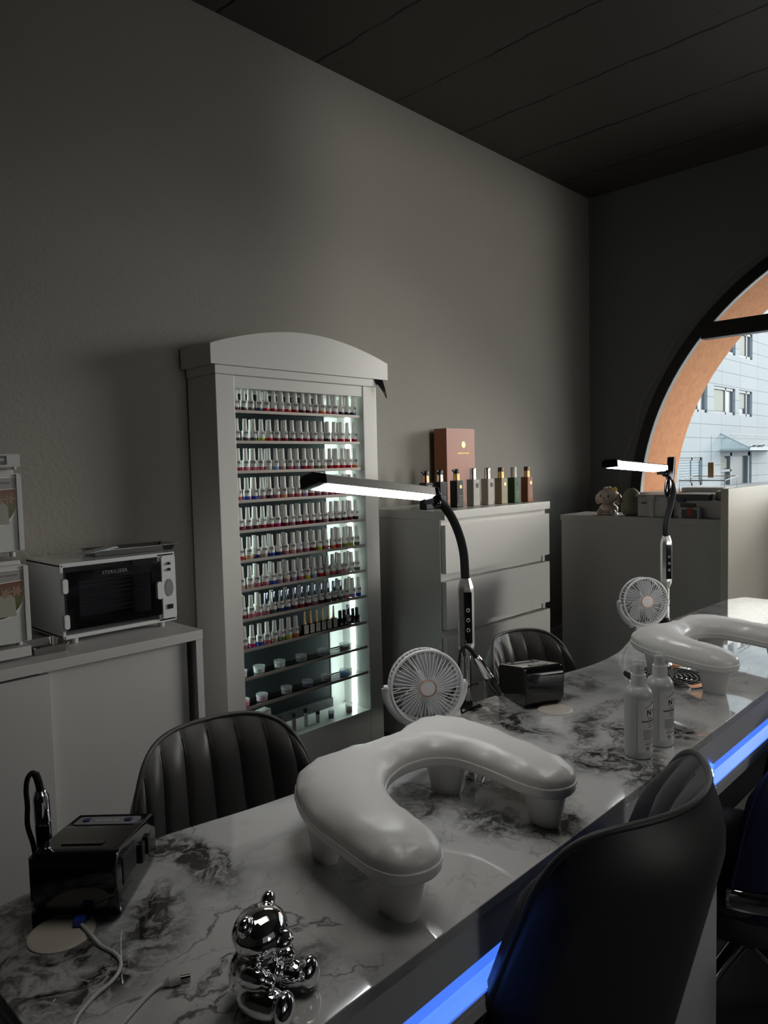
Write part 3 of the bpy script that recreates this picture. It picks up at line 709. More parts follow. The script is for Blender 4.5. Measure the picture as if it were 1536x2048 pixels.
# ninth shelf: white caps, gold-neck bottles, black bottles
r9 = 'mauve mag blue pink nude green yellow orange'.split()
for i, c in enumerate(r9):
    nm, col = K[c]
    bottle(1.527+.0345*i, 2.203, shelf_z[8]+.0003, nm, col, 'white capped bottle of %s polish, %s from left on the ninth shelf' % (nm, ORD[i]), 'polish bottles on the ninth shelf', False, random.uniform(-20, 20))
gz = shelf_z[8]+.0003
gbody = newbm(); prism(gbody, rrect(-.0115, .0115, -.0095, .0095, .002), 0, .040); g_me = me_of(obj('g', gbody, M['black_gloss']))
glab = newbm(); bx(glab, -.0105, .0105, -.0103, -.0097, .003, .037); glab_me = me_of(obj('g', glab, mat('champagne_label', (.62, .60, .56), .4), None, 0))
gneck = newbm(); lathe(gneck, [(.0075, .040), (.0050, .046), (.0032, .072), (.0030, .088), (.002, .090)], 14); gneck_me = me_of(obj('g', gneck, M['gold']))
gtx = newbm(); text_bm(gtx, 'gel', .009, T(0, -.0105, .028) @ FR, .0001); bx(gtx, -.005, .005, -.0106, -.0103, .017, .018); gtx_me = me_of(obj('g', gtx, M['ink'], None, 0))
for i in range(6):
    t = thing('gold_neck_bottle', 'square gel bottle with pointed gold cap, %s from left of the six' % ORD[i], 'nail polish bottle', (1.815+.0305*i, 2.204, gz), random.uniform(-6, 6), 'gold cap gel bottles on the ninth shelf')
    part('bottle_body', g_me, t); lo = part('bottle_label', glab_me, t); part('lettering', gtx_me, lo); part('gold_cap', gneck_me, t)
kb = newbm(); prism(kb, rrect(-.0095, .0095, -.0095, .0095, .003), 0, .032); kb_me = me_of(obj('g', kb, M['black_gloss']))
kc = newbm(); lathe(kc, [(.0075, .032), (.0075, .062), (.006, .064)], 14); kc_me = me_of(obj('g', kc, M['black']))
kl = newbm(); bx(kl, -.006, .006, -.0099, -.0095, .006, .008); bx(kl, -.004, .004, -.0099, -.0095, .012, .0135); kl_me = me_of(obj('g', kl, M['label'], None, 0))
for i, x in enumerate((2.003, 2.026, 2.075, 2.098)):
    t = thing('black_gel_bottle', 'all black gel bottle, %s from left of four on the ninth shelf' % ORD[i], 'nail polish bottle', (x, 2.204, gz), 0, 'black gel bottles on the ninth shelf')
    part('bottle_body', kb_me, t); part('lettering', kl_me, t); part('black_cap', kc_me, t)
bottle(2.0505, 2.206, gz, 'grey', K['grey'][1], 'chrome capped grey bottle among the black bottles on the ninth shelf', 'chrome cap bottle on the ninth shelf', True)
# jars on the two lower shelves
def jar(x, y, z, rad, h, col, label, group):
    t = thing('powder_jar', label, 'jar', (x, y, z), 0, group)
    b = newbm(); lathe(b, [(rad*.97, 0), (rad, .001), (rad, h*.62), (rad*.96, h*.62)], 28); obj('jar_body', b, M['jarglass'], t)
    b = newbm(); lathe(b, [(rad*.90, .001), (rad*.93, .003), (rad*.93, h*.58)], 28); obj('powder', b, mat('powder', col, .6), t)
    b = newbm(); lathe(b, [(rad*1.04, h*.62), (rad*1.05, h*.64), (rad*1.05, h*.97), (rad*1.0, h)], 28); obj('lid', b, M['lidclear'], t)
    return t
cols1 = [((.62, .60, .68), 'lilac white'), ((.62, .63, .60), 'white'), ((.55, .58, .58), 'pale grey'), ((.16, .17, .18), 'clear'), ((.20, .21, .22), 'clear grey'), ((.22, .20, .18), 'brown grey')]
for i, x in enumerate((1.517, 1.597, 1.694, 1.800, 1.912, 2.033)):
    jar(x, 2.215, shelf_z[9]+.0003, .0215, .026, cols1[i][0], 'round clear jar with %s powder, %s from left on the upper jar shelf' % (cols1[i][1], ORD[i]), 'powder jars on the upper jar shelf')
cols2 = [((.85, .15, .28), 'bright pink'), ((.42, .22, .34), 'dusty pink'), ((.22, .10, .15), 'brown pink'), ((.10, .015, .12), 'purple'), ((.25, .14, .20), 'mauve'), ((.18, .38, .75), 'light blue')]
for i, x in enumerate((1.523, 1.606, 1.723, 1.829, 1.928, 2.030)):
    jar(x, 2.215, shelf_z[10]+.0003, .0215, .026, cols2[i][0], 'round clear jar with %s powder, %s from left on the lower jar shelf' % (cols2[i][1], ORD[i]), 'powder jars on the lower jar shelf')
# vials and jars on the base
def vial(x, y, h, rad, col, label):
    t = thing('glitter_vial', label, 'vial', (x, y, .1583), 0, 'black-capped vials on the display base')
    b = newbm(); lathe(b, [(rad*.9, 0), (rad, .002), (rad, h*.78)], 18); obj('glass_tube', b, M['jarglass'], t)
    b = newbm(); lathe(b, [(rad*.85, .002), (rad*.86, h*.72)], 18); obj('glitter', b, mat('glitter', col, .35, bump=(900, .6, 2)), t)
    b = newbm(); lathe(b, [(rad*1.02, h*.78), (rad*1.04, h*.79), (rad*1.04, h*.99), (rad*.95, h)], 18); obj('screw_cap', b, M['black'], t)
vial(1.690, 2.222, .076, .0085, (.36, .22, .15), 'tall vial of brown glitter with black cap, leftmost on the display base')
vial(1.760, 2.222, .072, .0085, (.25, .14, .15), 'tall vial of dark plum glitter with black cap on the display base')
vial(1.822, 2.224, .074, .0085, (.62, .63, .63), 'tall vial of silver glitter with black cap on the display base')
vial(1.884, 2.224, .046, .0085, (.40, .40, .41), 'short vial of grey glitter with black cap on the display base')
jar(1.955, 2.222, .1583, .012, .034, (.06, .06, .14), 'small jar of dark blue glitter standing on the display base', 'small jars on the display base')
jar(2.055, 2.222, .1583, .0145, .036, (.30, .27, .18), 'small clear jar with olive filling, rightmost on the display base', 'small jars on the display base')
cn = thing('polish_carton', 'white carton lettered CND standing on the display base at left', 'carton', (1.64, 2.27, .1583), 10)
obj('carton_box', bx(newbm(), -.055, .035, -.018, .018, 0, .105, .0008), M['label'], cn)
bm = newbm(); text_bm(bm, 'CND', .030, T(-.002, -.0184, .075) @ FR, .0002, spacing=.95); bx(bm, -.055, .035, -.0183, -.018, .098, .100)
obj('lettering', bm, M['ink'], cn, 0)
# acrylic drawer tower on the floor beside the display
ac = thing('acrylic_drawer_tower', 'clear acrylic drawer tower standing on the floor before the display', 'drawer tower', (1.47, 1.95, 0), 0)
bm = newbm()
for q in ((0, .004, 0, .12), (.076, .08, 0, .12)): bx(bm, q[0]-.03, q[1]-.03, q[2], q[3], 0, .27)
bx(bm, -.03, .05, 0, .12, .266, .27); bx(bm, -.03, .05, 0, .12, 0, .004); obj('acrylic_case', bm, M['acryl'], ac, 0)
for k in range(4):
    bm = newbm(); bx(bm, -.024, .044, .002, .11, .010+.064*k, .014+.064*k); bx(bm, -.024, .044, -.002, .002, .010+.064*k, .066+.064*k); d = obj('drawer', bm, M['acryl'], ac, 0)
    b = newbm(); sphere(b, (.01, -.006, .04+.064*k), .005, u_=10, v_=6); obj('drawer_knob', b, M['acryl'], d)

# ---------------------------------------------------------------- chest of drawers
ch = thing('chest_of_drawers', 'white four-drawer chest standing between the polish display and the reception unit', 'chest of drawers')
HX0, HX1 = 2.288, 3.092
bm = newbm(); bx(bm, HX0+.004, HX0+.022, 1.902, 2.34, 0, .968, .001); bx(bm, HX1-.022, HX1-.004, 1.902, 2.34, 0, .968, .001); bx(bm, HX0+.02, HX1-.02, 2.32, 2.335, 0, .968)
bx(bm, HX0+.02, HX1-.02, 1.912, 1.935, 0, .968)
obj('carcass', bm, M['white'], ch)
obj('top_board', bx(newbm(), HX0, HX1, 1.872, 2.345, .965, 1.0, .0015), M['white'], ch)
obj('under_rail', bx(newbm(), HX0+.006, HX1-.006, 1.898, 1.914, .925, .965, .001), M['white'], ch)
for k in range(4):
    z1 = .946-.232*k; bm = newbm(); bx(bm, HX0+.006, HX1-.004, 1.875, 1.898, z1-.203, z1-.004, .001); bx(bm, HX0+.05, HX1-.05, 1.93, 2.2, z1-.19, z1-.06)
    obj('drawer', bm, M['white'], ch)
# lotion bottles on the chest
def lotion(x, y, body, collar, head, emblem, label, h=.125, w=.052, pump=True, glossy=True):
    t = thing('pump_bottle', label, 'pump bottle', (x, y, 1.0003), 0, 'pump bottles on the chest of drawers')
    bm_ = mat('lotion_body', body, .32 if glossy else .5, spec=.25)
    b = newbm(); bx(b, -w/2, w/2, -.02, .02, 0, h, .0035, seg=3); bo = obj('bottle_body', b, bm_, t)
    b = newbm(); lathe(b, [(.0145, h-.001), (.0145, h+.010), (.0138, h+.012), (.0138, h+.030)], 22); obj('collar', b, collar, t)
    b = newbm(); lathe(b, [(.0135, h+.030), (.014, h+.032), (.014, h+.046), (.012, h+.050)], 22)
    if pump: bx(b, -.026, 0, -.005, .005, h+.040, h+.048, .002)
    obj('pump_head', b, head, t)
    b = newbm()
    if emblem == 'gold':
        lathe(b, [(.0085, 0), (.0085, .0006)], 10, T(.004, -.0203, h-.028) @ RX(90)); obj('emblem', b, M['gold'], bo, 0)
    elif emblem == 'dark':
        bx(b, -.005, .013, -.0206, -.0201, h-.038, h-.018); obj('emblem', b, M['ink'], bo, 0)
    elif emblem == 'pale':
        bx(b, -.012, .014, -.0206, -.0201, .02, h-.012); obj('emblem', b, mat('pale_blue_label', (.30, .38, .42), .4), bo, 0)
    b = newbm()
    for k, wd in enumerate((.026, .018, .022, .015)): bx(b, .003-wd/2, .003+wd/2, -.0206, -.0202, h*.42-.009*k, h*.42-.009*k+.0016)
    obj('lettering', b, M['ink_grey'] if sum(body) > .5 else mat('pale_print', (.3, .28, .25), .5), bo, 0)
    return t
blk = (.008, .008, .009); cop = mat('copper_collar', (.55, .30, .16), .25, metal=1.0); slv = mat('silver_collar', (.70, .62, .58), .22, metal=1.0); dkb = mat('bronze_head', (.10, .06, .04), .3, metal=.6)
LB = [
 (blk, cop, M['black'], 'pale', 'black pump bottle with pale blue label, leftmost on the chest', .118, True),
 (blk, slv, M['black'], None, 'black pump bottle with silver collar and no emblem, second from left on the chest', .120, True),
 (blk, M['gold'], M['black'], 'gold', 'black pump bottle with gold emblem and gold collar on the chest', .122, True),
 ((.42, .40, .36), M['silver'], M['silver'], 'dark', 'stone grey bottle with dark square emblem and silver cap on the chest', .124, False),
 ((.45, .40, .35), slv, slv, 'dark', 'light taupe bottle with dark square emblem and rose-silver cap on the chest', .124, False),
 ((.34, .29, .19), M['gold'], dkb, 'gold', 'khaki beige bottle with gold emblem and amber cap on the chest', .124, False),
 ((.035, .085, .035), mat('cream_collar', (.62, .60, .50), .3), mat('cream_head', (.55, .54, .48), .3), 'dark', 'dark green bottle with cream cap, second from right on the chest', .124, False),
 ((.30, .115, .06), M['gold'], dkb, 'gold', 'reddish brown bottle with gold emblem and amber cap, rightmost on the chest', .124, False),
]
for (bc, cc, hc, em, lb, hh, pp), (px, py) in zip(LB, ((2.360, 2.03), (2.441, 2.02), (2.543, 2.01), (2.650, 2.0), (2.746, 1.99), (2.839, 1.98), (2.930, 1.97), (3.030, 1.962))):
    lotion(px, py, bc, cc, hc, em, lb, h=hh*.97, w=.046, pump=pp, glossy=sum(bc) < .1)
gbx = thing('gift_carton', 'tall copper-brown carton with gold emblem standing behind the bottles on the chest', 'carton', (2.775, 2.25, 1.0003), 0)
obj('carton_box', bx(newbm(), 0, .225, 0, .08, 0, .366, .001), mat('copper_brown_card', (.36, .125, .065), .45), gbx)
bm = newbm(); lathe(bm, [(.017, 0), (.017, .001), (.013, .0014)], 10, T(.130, -.0002, .285) @ RX(90)); obj('gold_emblem', bm, M['gold'], gbx, 0)
bm = newbm(); text_bm(bm, 'AMAZING FOREST', .0115, T(.130, -.0005, .243) @ FR, .0002); obj('lettering', bm, M['gold'], gbx, 0)

# ---------------------------------------------------------------- reception unit
rc = thing('reception_cabinet', 'low grey-white cabinet back at the end of the reception desk', 'cabinet')
RXF = 3.40
bm = newbm(); bx(bm, RXF, RXF+.28, 1.185, 1.998, .885, .912, .001); obj('top_board', bm, M['grey_panel'], rc)
bm = newbm(); bx(bm, RXF+.004, RXF+.28, 1.185, 1.994, 0, .885, .001); obj('carcass', bm, M['grey_panel'], rc)
bm = newbm(); bx(bm, RXF-.006, 4.37, 1.150, 1.183, 0, 1.052, .001)
o = obj('reception_side_panel', bm, M['cream']); tag(o, 'tall cream side panel of the reception desk, right of the low cabinet', 'panel')
# figurines and boxes on the cabinet
fg = thing('puppy_figurine', 'glossy pale peach puppy figurine with yellow flower, leftmost on the cabinet', 'figurine', (3.485, 1.768, .9123), -90)
pearl = mat('pearly_peach_glaze', (.62, .46, .38), .15, coat=1.0, var=(30, (.50, .50, .46)))
bm = newbm(); sphere(bm, (0, 0, .030), .052, .034, .033); sphere(bm, (-.036, -.024, .016), .015, .018, .017); sphere(bm, (.036, -.024, .016), .015, .018, .017)
lathe(bm, [(.045, 0), (.052, .004), (.050, .012)], 24, None, 1, .7)
obj('body', bm, pearl, fg, 60)
bm = newbm(); sphere(bm, (0, -.004, .094), .060, .044, .042); sphere(bm, (-.056, -.002, .082), .016, .014, .028); sphere(bm, (.056, -.002, .082), .016, .014, .028); sphere(bm, (0, -.044, .083), .018, .010, .012)
for a in range(5): sphere(bm, (.018*math.cos(a*1.26), -.005, .132+.006*math.sin(a*1.26)), .010, u_=10, v_=7)
hd = obj('head', bm, pearl, fg, 60)
bm = newbm(); sphere(bm, (-.021, -.044, .098), .0055, .003, .0065, u_=10, v_=8); sphere(bm, (.021, -.044, .098), .0055, .003, .0065, u_=10, v_=8); sphere(bm, (0, -.055, .088), .005, .003, .0035, u_=10, v_=8); obj('eye', bm, M['black_gloss'], hd, 60)
bm = newbm()
for a in range(5): sphere(bm, (.040+.008*math.cos(a*1.257), -.014, .131+.008*math.sin(a*1.257)), .006, .004, .006, u_=10, v_=6)
obj('yellow_flower', bm, mat('yellow_glaze', (.75, .55, .02), .3), hd, 60)
f2 = thing('egg_container', 'olive egg shaped container standing right of the peach puppy on the cabinet', 'figurine', (3.490, 1.646, .9123), -90)
olv = mat('olive_plush_plastic', (.20, .20, .13), .4)
bm = newbm(); lathe(bm, [(.030, 0), (.044, .006), (.053, .025), (.054, .050), (.049, .085), (.040, .112), (.025, .130), (.008, .138)], 30, None, 1, .72); obj('shell', bm, olv, f2, 60)
bm = newbm(); torus(bm, .0535, .0015, 40, 6, T(0, 0, .062) @ Matrix.Diagonal((1, .72, 1, 1))); obj('lid_seam', bm, mat('pale_olive', (.36, .34, .26), .4), f2, 60)
def wbox(name, label, cat, y0, y1, z0, z1, x0, x1, m, bev=.002):
    o = obj(name, bx(newbm(), x0, x1, y0, y1, z0, z1, bev), m); tag(o, label, cat); return o
gp = mat('frosted_grey_plastic', (.50, .50, .49), .35)
cr = thing('storage_crate', 'frosted grey plastic crate with dark card inside, right of the egg container', 'crate', (0, 0, 0))
bm = newbm(); bx(bm, RXF+.02, RXF+.024, 1.43, 1.585, .9125, 1.01, .001); bx(bm, RXF+.2, RXF+.204, 1.43, 1.585, .9125, 1.01); bx(bm, RXF+.02, RXF+.2, 1.43, 1.434, .9125, 1.01); bx(bm, RXF+.02, RXF+.2, 1.581, 1.585, .9125, 1.01); bx(bm, RXF+.02, RXF+.2, 1.43, 1.585, .9125, .916)
bx(bm, RXF+.010, RXF+.03, 1.50, 1.525, .913, 1.015, .002); bx(bm, RXF+.005, RXF+.03, 1.495, 1.53, 1.0, 1.022, .002); obj('crate_shell', bm, gp, cr)
obj('crate_lid', bx(newbm(), RXF+.01, RXF+.21, 1.425, 1.59, 1.010, 1.022, .002), mat('crate_lid_grey', (.33, .33, .32), .4), cr)
obj('crate_latch', bx(newbm(), RXF+.010, RXF+.018, 1.540, 1.560, .978, .984, .001), M['black'], cr)
c2 = thing('organiser_box', 'wide grey organiser box with a black lid on the cabinet by the tall panel', 'box', (0, 0, 0))
bm = newbm(); bx(bm, RXF+.05, RXF+.24, 1.20, 1.42, .9125, .995, .003); obj('box_body', bm, gp, c2)
obj('box_lid', bx(newbm(), RXF+.045, RXF+.245, 1.255, 1.425, .996, 1.024, .003), mat('dark_lid', (.06, .06, .06), .4), c2)
obj('blue_clip', bx(newbm(), RXF+.038, RXF+.05, 1.365, 1.395, .985, 1.004, .001), mat('dark_blue_clip', (.02, .03, .15), .4), c2)
obj('label_strip', bx(newbm(), RXF+.046, RXF+.05, 1.315, 1.385, .965, .981, .001), M['black'], c2)
c3 = thing('black_card_box', 'small black-fronted box with a red tab standing before the organiser box', 'box', (0, 0, 0))
obj('box_body', bx(newbm(), RXF+.005, RXF+.04, 1.285, 1.375, .9125, .963, .001), gp, c3)
obj('black_front', bx(newbm(), RXF+.002, RXF+.006, 1.293, 1.362, .914, .955, .001), M['black'], c3)
obj('red_tab', bx(newbm(), RXF-.001, RXF+.003, 1.312, 1.336, .925, .962, .001), mat('red_label', (.35, .04, .03), .5), c3)
c4 = thing('glass_pot', 'small glass pot with amber contents on the organiser box beside the tall panel', 'pot', (RXF+.12, 1.225, .9955), 0)
bm = newbm(); lathe(bm, [(.022, 0), (.025, .003), (.025, .035), (.022, .038)], 22); obj('pot_body', bm, mat('beige_pot', (.50, .42, .33), .3), c4)
bm = newbm(); lathe(bm, [(.017, .0385), (.017, .042)], 18); obj('pot_lid', bm, M['silver'], c4)
pp = thing('paper_tray', 'white wire paper tray with sheets standing on the window sill behind the second lamp', 'tray', (4.44, 1.62, SILL+.0065), 0)
bm = newbm(); bx(bm, -.1, .1, -.13, .13, 0, .004, .001)
for q in ([(-.1, -.13, .002), (-.1, -.13, .07), (-.1, .13, .07), (-.1, .13, .002)], [(.1, -.13, .002), (.1, -.13, .09), (.1, .13, .09), (.1, .13, .002)], [(-.1, -.13, .07), (.1, -.13, .09)], [(-.1, .13, .07), (.1, .13, .09)]): tube(bm, q, .003, 8)
obj('wire_frame', bm, M['label'], pp)
obj('paper_stack', bx(newbm(), -.09, .09, -.12, .12, .0045, .028), M['label'], pp, 0)
tg = thing('hanging_tag', 'orange blind pull hanging on a thin cord in the arched window', 'blind pull', (4.43, 1.60, 1.02))
tube(bm := newbm(), [(0, 0, .145), (0, 0, .30)], .0009, 6); obj('pull_cord', bm, M['bead'], tg)
obj('pull_tag', bx(newbm(), -.006, .006, -.017, .017, .055, .145, .004), mat('orange_wood', (.85, .55, .32), .5), tg)
# string of tiny lights around the arch
fl = thing('string_light', 'thin clear wire of unlit fairy lights running around the arched window', 'string lights')
pts = []
random.seed(3)
for k in range(19):
    a = math.radians(4+4.6*k); rr = AR+.105+.012*math.sin(k*1.9)+(.02 if k < 3 else 0)
    pts.append((4.388, AC_Y+rr*math.cos(a), AC_Z+rr*math.sin(a)))
bm = newbm(); tube(bm, catmull(pts, 5), .0013, 6); obj('wire', bm, mat('clear_wire', (.34, .34, .33), .3), fl)
for k in (1, 4, 7, 10, 13, 16):
    b = newbm(); sphere(b, pts[k], .006, u_=10, v_=8); obj('bulb', b, mat('clear_bulb', (.35, .34, .32), .2), fl)

# ---------------------------------------------------------------- nail desk
DZ = .70
dk = thing('nail_desk', 'long manicure desk with glossy marble top, wavy rear edge and blue lit front', 'desk')
YF = .473
XE0, XE1 = .215, 4.0
back = [(XE0, .70), (.217, .80), (.225, .875), (.30, .884), (.39, .888), (.47, .885), (.53, .874), (.60, .860), (.70, .848), (.80, .848), (.92, .862), (1.03, .885), (1.10, .895), (1.18, .896), (1.27, .889), (1.36, .879), (1.46, .868), (1.56, .852), (1.64, .848), (1.74, .856), (1.82, .875), (1.90, .896), (1.98, .905), (2.2, .906), (2.45, .90)]
bpts = [(p.x, p.y) for p in catmull([(a, b, 0) for a, b in back[2:]], 5)]
outl = [(XE0, YF), (XE0, .70), (XE0, .86)] + bpts + [(2.62, .89), (2.70, .86), (2.70, YF)]
XE1 = 2.70
bm = newbm(); prism(bm, outl, DZ-.014, DZ, 'z', bev=.0012); obj('marble_top', bm, M['marble'], dk, 0)
bm = newbm(); prism(bm, [(max(min(x, XE1-.004), XE0+.004), (y-.006) if y > .6 else y+.004) for x, y in outl], DZ-.030, DZ-.0143, 'z'); obj('under_board', bm, M['white_gloss'], dk, 25)
# front fascia (glossy) and blue lit channel
YM = YF+.0035
bm = newbm(); bx(bm, XE0+.002, XE1, YF+.001, YF+.010, .6385, DZ-.0145, .0008); obj('front_fascia', bm, M['white_gloss'], dk)
bm = newbm(); bx(bm, XE0+.002, XE0+.010, YF+.012, .86, .6385, DZ-.031, .0008); obj('end_fascia', bm, M['white_gloss'], dk)
def led_channel(x0, x1):
    bm = newbm(); prism(bm, [(YF+.012, .602), (YF+.012, .640), (YF+.020, .640), (YF+.020, .596), (YF-.004, .596), (YF-.004, .601)], x0, x1, 'x'); c = obj('led_channel', bm, M['white_gloss'], dk, 25)
    bm = newbm(); bx(bm, x0+.001, x1-.001, YF+.0065, YF+.0115, .618, .6375, .0008); obj('led_strip', bm, M['blueled'], c)
    bm = newbm(); prism(bm, [(YF+.0110, .6035), (YF+.0110, .6175), (YF-.0035, .6035)], x0+.001, x1-.001, 'x'); obj('ledge_glow', bm, M['blueglow'], c, 0)  # white ledge below the strip; the blue light on it is put in as emission
    bm = newbm(); bx(bm, x0, x1, YF-.0045, YF-.0005, .578, .5955, .001); obj('channel_lip', bm, M['white_gloss'], c)
M['blueglow'] = mat('blue_led_and_ledge_glow', (.25, .4, 1), .4, emit=(.10, .27, .92), es=1.0)  # glow for the lit ledge and the small corner LED
led_channel(XE0+.012, 1.015); led_channel(1.325, XE1-.01)
# short vertical light piece by the pedestal
bm = newbm(); prism(bm, [(1.300, .640), (1.300, .652), (1.324, .604), (1.324, .640)], YF-.003, YF+.0, 'y'); obj('led_corner', bm, M['blueglow'], dk, 0)
bm = newbm(); sphere(bm, (1.303, YF-.004, .636), .0035, u_=10, v_=8); sphere(bm, (1.309, YF-.004, .627), .0035, u_=10, v_=8); obj('led_dot', bm, M['bluewhite'], dk)
# pedestals
def pedestal(x0, x1, y0, y1):
    bm = newbm(); bx(bm, x0, x1, y0, y1, .02, .600, .0015); bx(bm, x0+.01, x1-.01, y0+.03, y1, 0, .02); p = obj('pedestal', bm, M['white_gloss'], dk)
    for z in (.08, .255, .43):
        bm = newbm(); bx(bm, x0-.010, x0-.0003, y0+.002, y1-.01, z-.06, z+.100, .002); d = obj('pedestal_panel', bm, M['white_gloss'], p)
pedestal(1.03, 1.325, YF-.008, .80)
# recolour: extra pedestals at both ends
bm = newbm(); bx(bm, XE0+.03, XE0+.05, .50, .80, 0, DZ-.031, .001); obj('end_panel', bm, M['white_gloss'], dk)
bm = newbm(); bx(bm, XE1-.05, XE1-.03, .50, .80, 0, DZ-.031, .001); obj('end_panel', bm, M['white_gloss'], dk)
bm = newbm(); bx(bm, 1.33, XE1-.055, .725, .735, .16, DZ-.031, .001); obj('modesty_panel', bm, M['black'], dk)  # black panels stand in for the shade of the open kneehole
bm = newbm(); bx(bm, XE0+.055, 1.028, .725, .735, .16, DZ-.031, .001); obj('modesty_panel', bm, M['black'], dk)
# extraction grille set into the top
gr = thing('extraction_grille', 'round chrome dust extraction grille set into the marble behind the spray bottles', 'grille', (1.600, .672, DZ+.0003))
bm = newbm(); lathe(bm, [(.094, 0), (.094, .0022), (.078, .0030), (.078, 0)], 48, cap=False); obj('grille_rim', bm, M['chrome'], gr)
bm = newbm(); lathe(bm, [(.078, 0), (.078, .0006)], 40); obj('dark_well', bm, M['black'], gr)
bm = newbm()
for k in range(1, 8): torus(bm, .0105*k, .0013, 44, 6, T(0, 0, .0022))
for k in range(12): bx(bm, .008, .078, -.0009, .0009, .0014, .0028, m=RZ(30*k))
obj('grille_bars', bm, M['chrome'], gr)

# arm rests
def arm_rest(name, label, loc, rz):
    t = thing(name, label, 'arm rest', loc, rz, 'u-shaped arm rests')
    ol = [(-.103, .108), (-.125, .078), (-.150, .020), (-.163, -.050), (-.170, -.100), (-.160, -.132), (-.132, -.146), (-.105, -.140), (-.085, -.110), (-.072, -.060), (-.052, -.012), (-.025, .022), (.010, .043), (.048, .050), (.085, .040), (.108, .008),
          (.108, -.045), (.100, -.100), (.104, -.138), (.130, -.156), (.158, -.150), (.176, -.118), (.190, -.060), (.200, -.005), (.208, .055), (.203, .098), (.182, .124), (.150, .130), (.105, .120), (.060, .117), (.020, .126), (-.015, .134), (-.055, .132), (-.085, .124)]
    O = catmull([(a*1.03, b*1.02, 0) for a, b in ol], 5, True)
    n = len(O); z0 = .066; HP = .027; RD = .046
    def nrm(i_):
        d = (O[(i_+1) % n]-O[i_-1]).normalized(); return Vector((-d.y, d.x, 0))
    cen = Vector((.02, .09, 0)); sg = 1 if (nrm(0)).dot(Vector((.05, -.02, 0))) > 0 else -1
    def dist(p):
        best = 9
        for i_ in range(n):
            a_, b_ = O[i_], O[(i_+1) % n]; d = b_-a_; s_ = max(0, min(1, (p-a_).dot(d)/d.dot(d))); best = min(best, (p-a_-d*s_).length)
        return best
    def inside(p):
        c_ = False
        for i_ in range(n):
            a_, b_ = O[i_], O[i_-1]
            if (a_.y > p.y) != (b_.y > p.y) and p.x < (b_.x-a_.x)*(p.y-a_.y)/(b_.y-a_.y)+a_.x: c_ = not c_
        return c_
    offs = [0, .0008, .003, .0065, .011, .0165]
    P2 = []
    for k, of in enumerate(offs):
        P2 += [(O[i_]+nrm(i_)*sg*of).to_2d() for i_ in range(n)]
    gx = -.20
    while gx < .24:
        gy = -.19
        while gy < .16:
            q = Vector((gx, gy, 0))
            if inside(q) and dist(q) > .0205: P2.append(q.to_2d())
            gy += .008
        gx += .008
    from mathutils.geometry import delaunay_2d_cdt
    edges = [(i_, (i_+1) % n) for i_ in range(n)]
    vv, _e, ff, *_r = delaunay_2d_cdt(P2, edges, [], 1, 1e-6)
    def hgt(d):
        t_ = min(1.0, d/RD); return HP*(1-(1-t_)**2.6)**.5
    bm = newbm(); bv = []
    for q in vv:
        p = Vector((q.x, q.y, 0)); bv.append(bm.verts.new((q.x, q.y, z0+hgt(dist(p)))))
    for fc_ in ff:
        if inside(sum((Vector((vv[k].x, vv[k].y, 0)) for k in fc_), Vector((0, 0, 0)))/3): bm.faces.new([bv[k] for k in fc_])
    for v in [v for v in bm.verts if not v.link_faces]: bm.verts.remove(v)
    tops = [v for v in bm.verts if v.co.z > z0+HP*.55]
    for _ in range(14): bmesh.ops.smooth_vert(bm, verts=tops, factor=.5, use_axis_z=True)
    be = [e for e in bm.edges if len(e.link_faces) == 1]
    ex = bmesh.ops.extrude_edge_only(bm, edges=be); nv = [g_ for g_ in ex['geom'] if isinstance(g_, bmesh.types.BMVert)]
    for v in nv: v.co.z = z0-.014
    S = [p+nrm(i_)*sg*.03 for i_, p in enumerate(O)]
    pad = obj('cushion', bm, M['pad'], t, 60)
    # seam piping
    bm = newbm(); tube(bm, [(p.x*1.0, p.y*1.0, z0-.0045) for p in O]+[(O[0].x, O[0].y, z0-.0045)], .0021, 6); obj('piping', bm, M['pad'], pad, 60)
    bm = newbm(); ins = [(p.x*.9+s_.x*.1, p.y*.9+s_.y*.1) for p, s_ in zip(O, S)]; prism(bm, ins, z0-.018, z0-.0135, 'z'); obj('base_board', bm, M['padleg'], t, 30)
    for (x, y, a) in ((-.142, -.108, 8), (.140, -.118, -8), (-.118, .040, -20), (.128, .045, 10)):
        bm = newbm(); lathe(bm, [(.0185, 0), (.0195, .003), (.0285, .052)], 28, T(x, y, 0) @ RZ(a), .80, 1.22); obj('leg', bm, M['padleg'], t, 40)
    return t
ar1 = arm_rest('arm_rest', 'large white u-shaped arm rest in the middle of the near half of the desk', (.700, .640, DZ), 0)
ar2 = dup(ar1, (1.712, .640, DZ), -8, 'white u-shaped arm rest on the far half of the desk, behind the spray bottles')

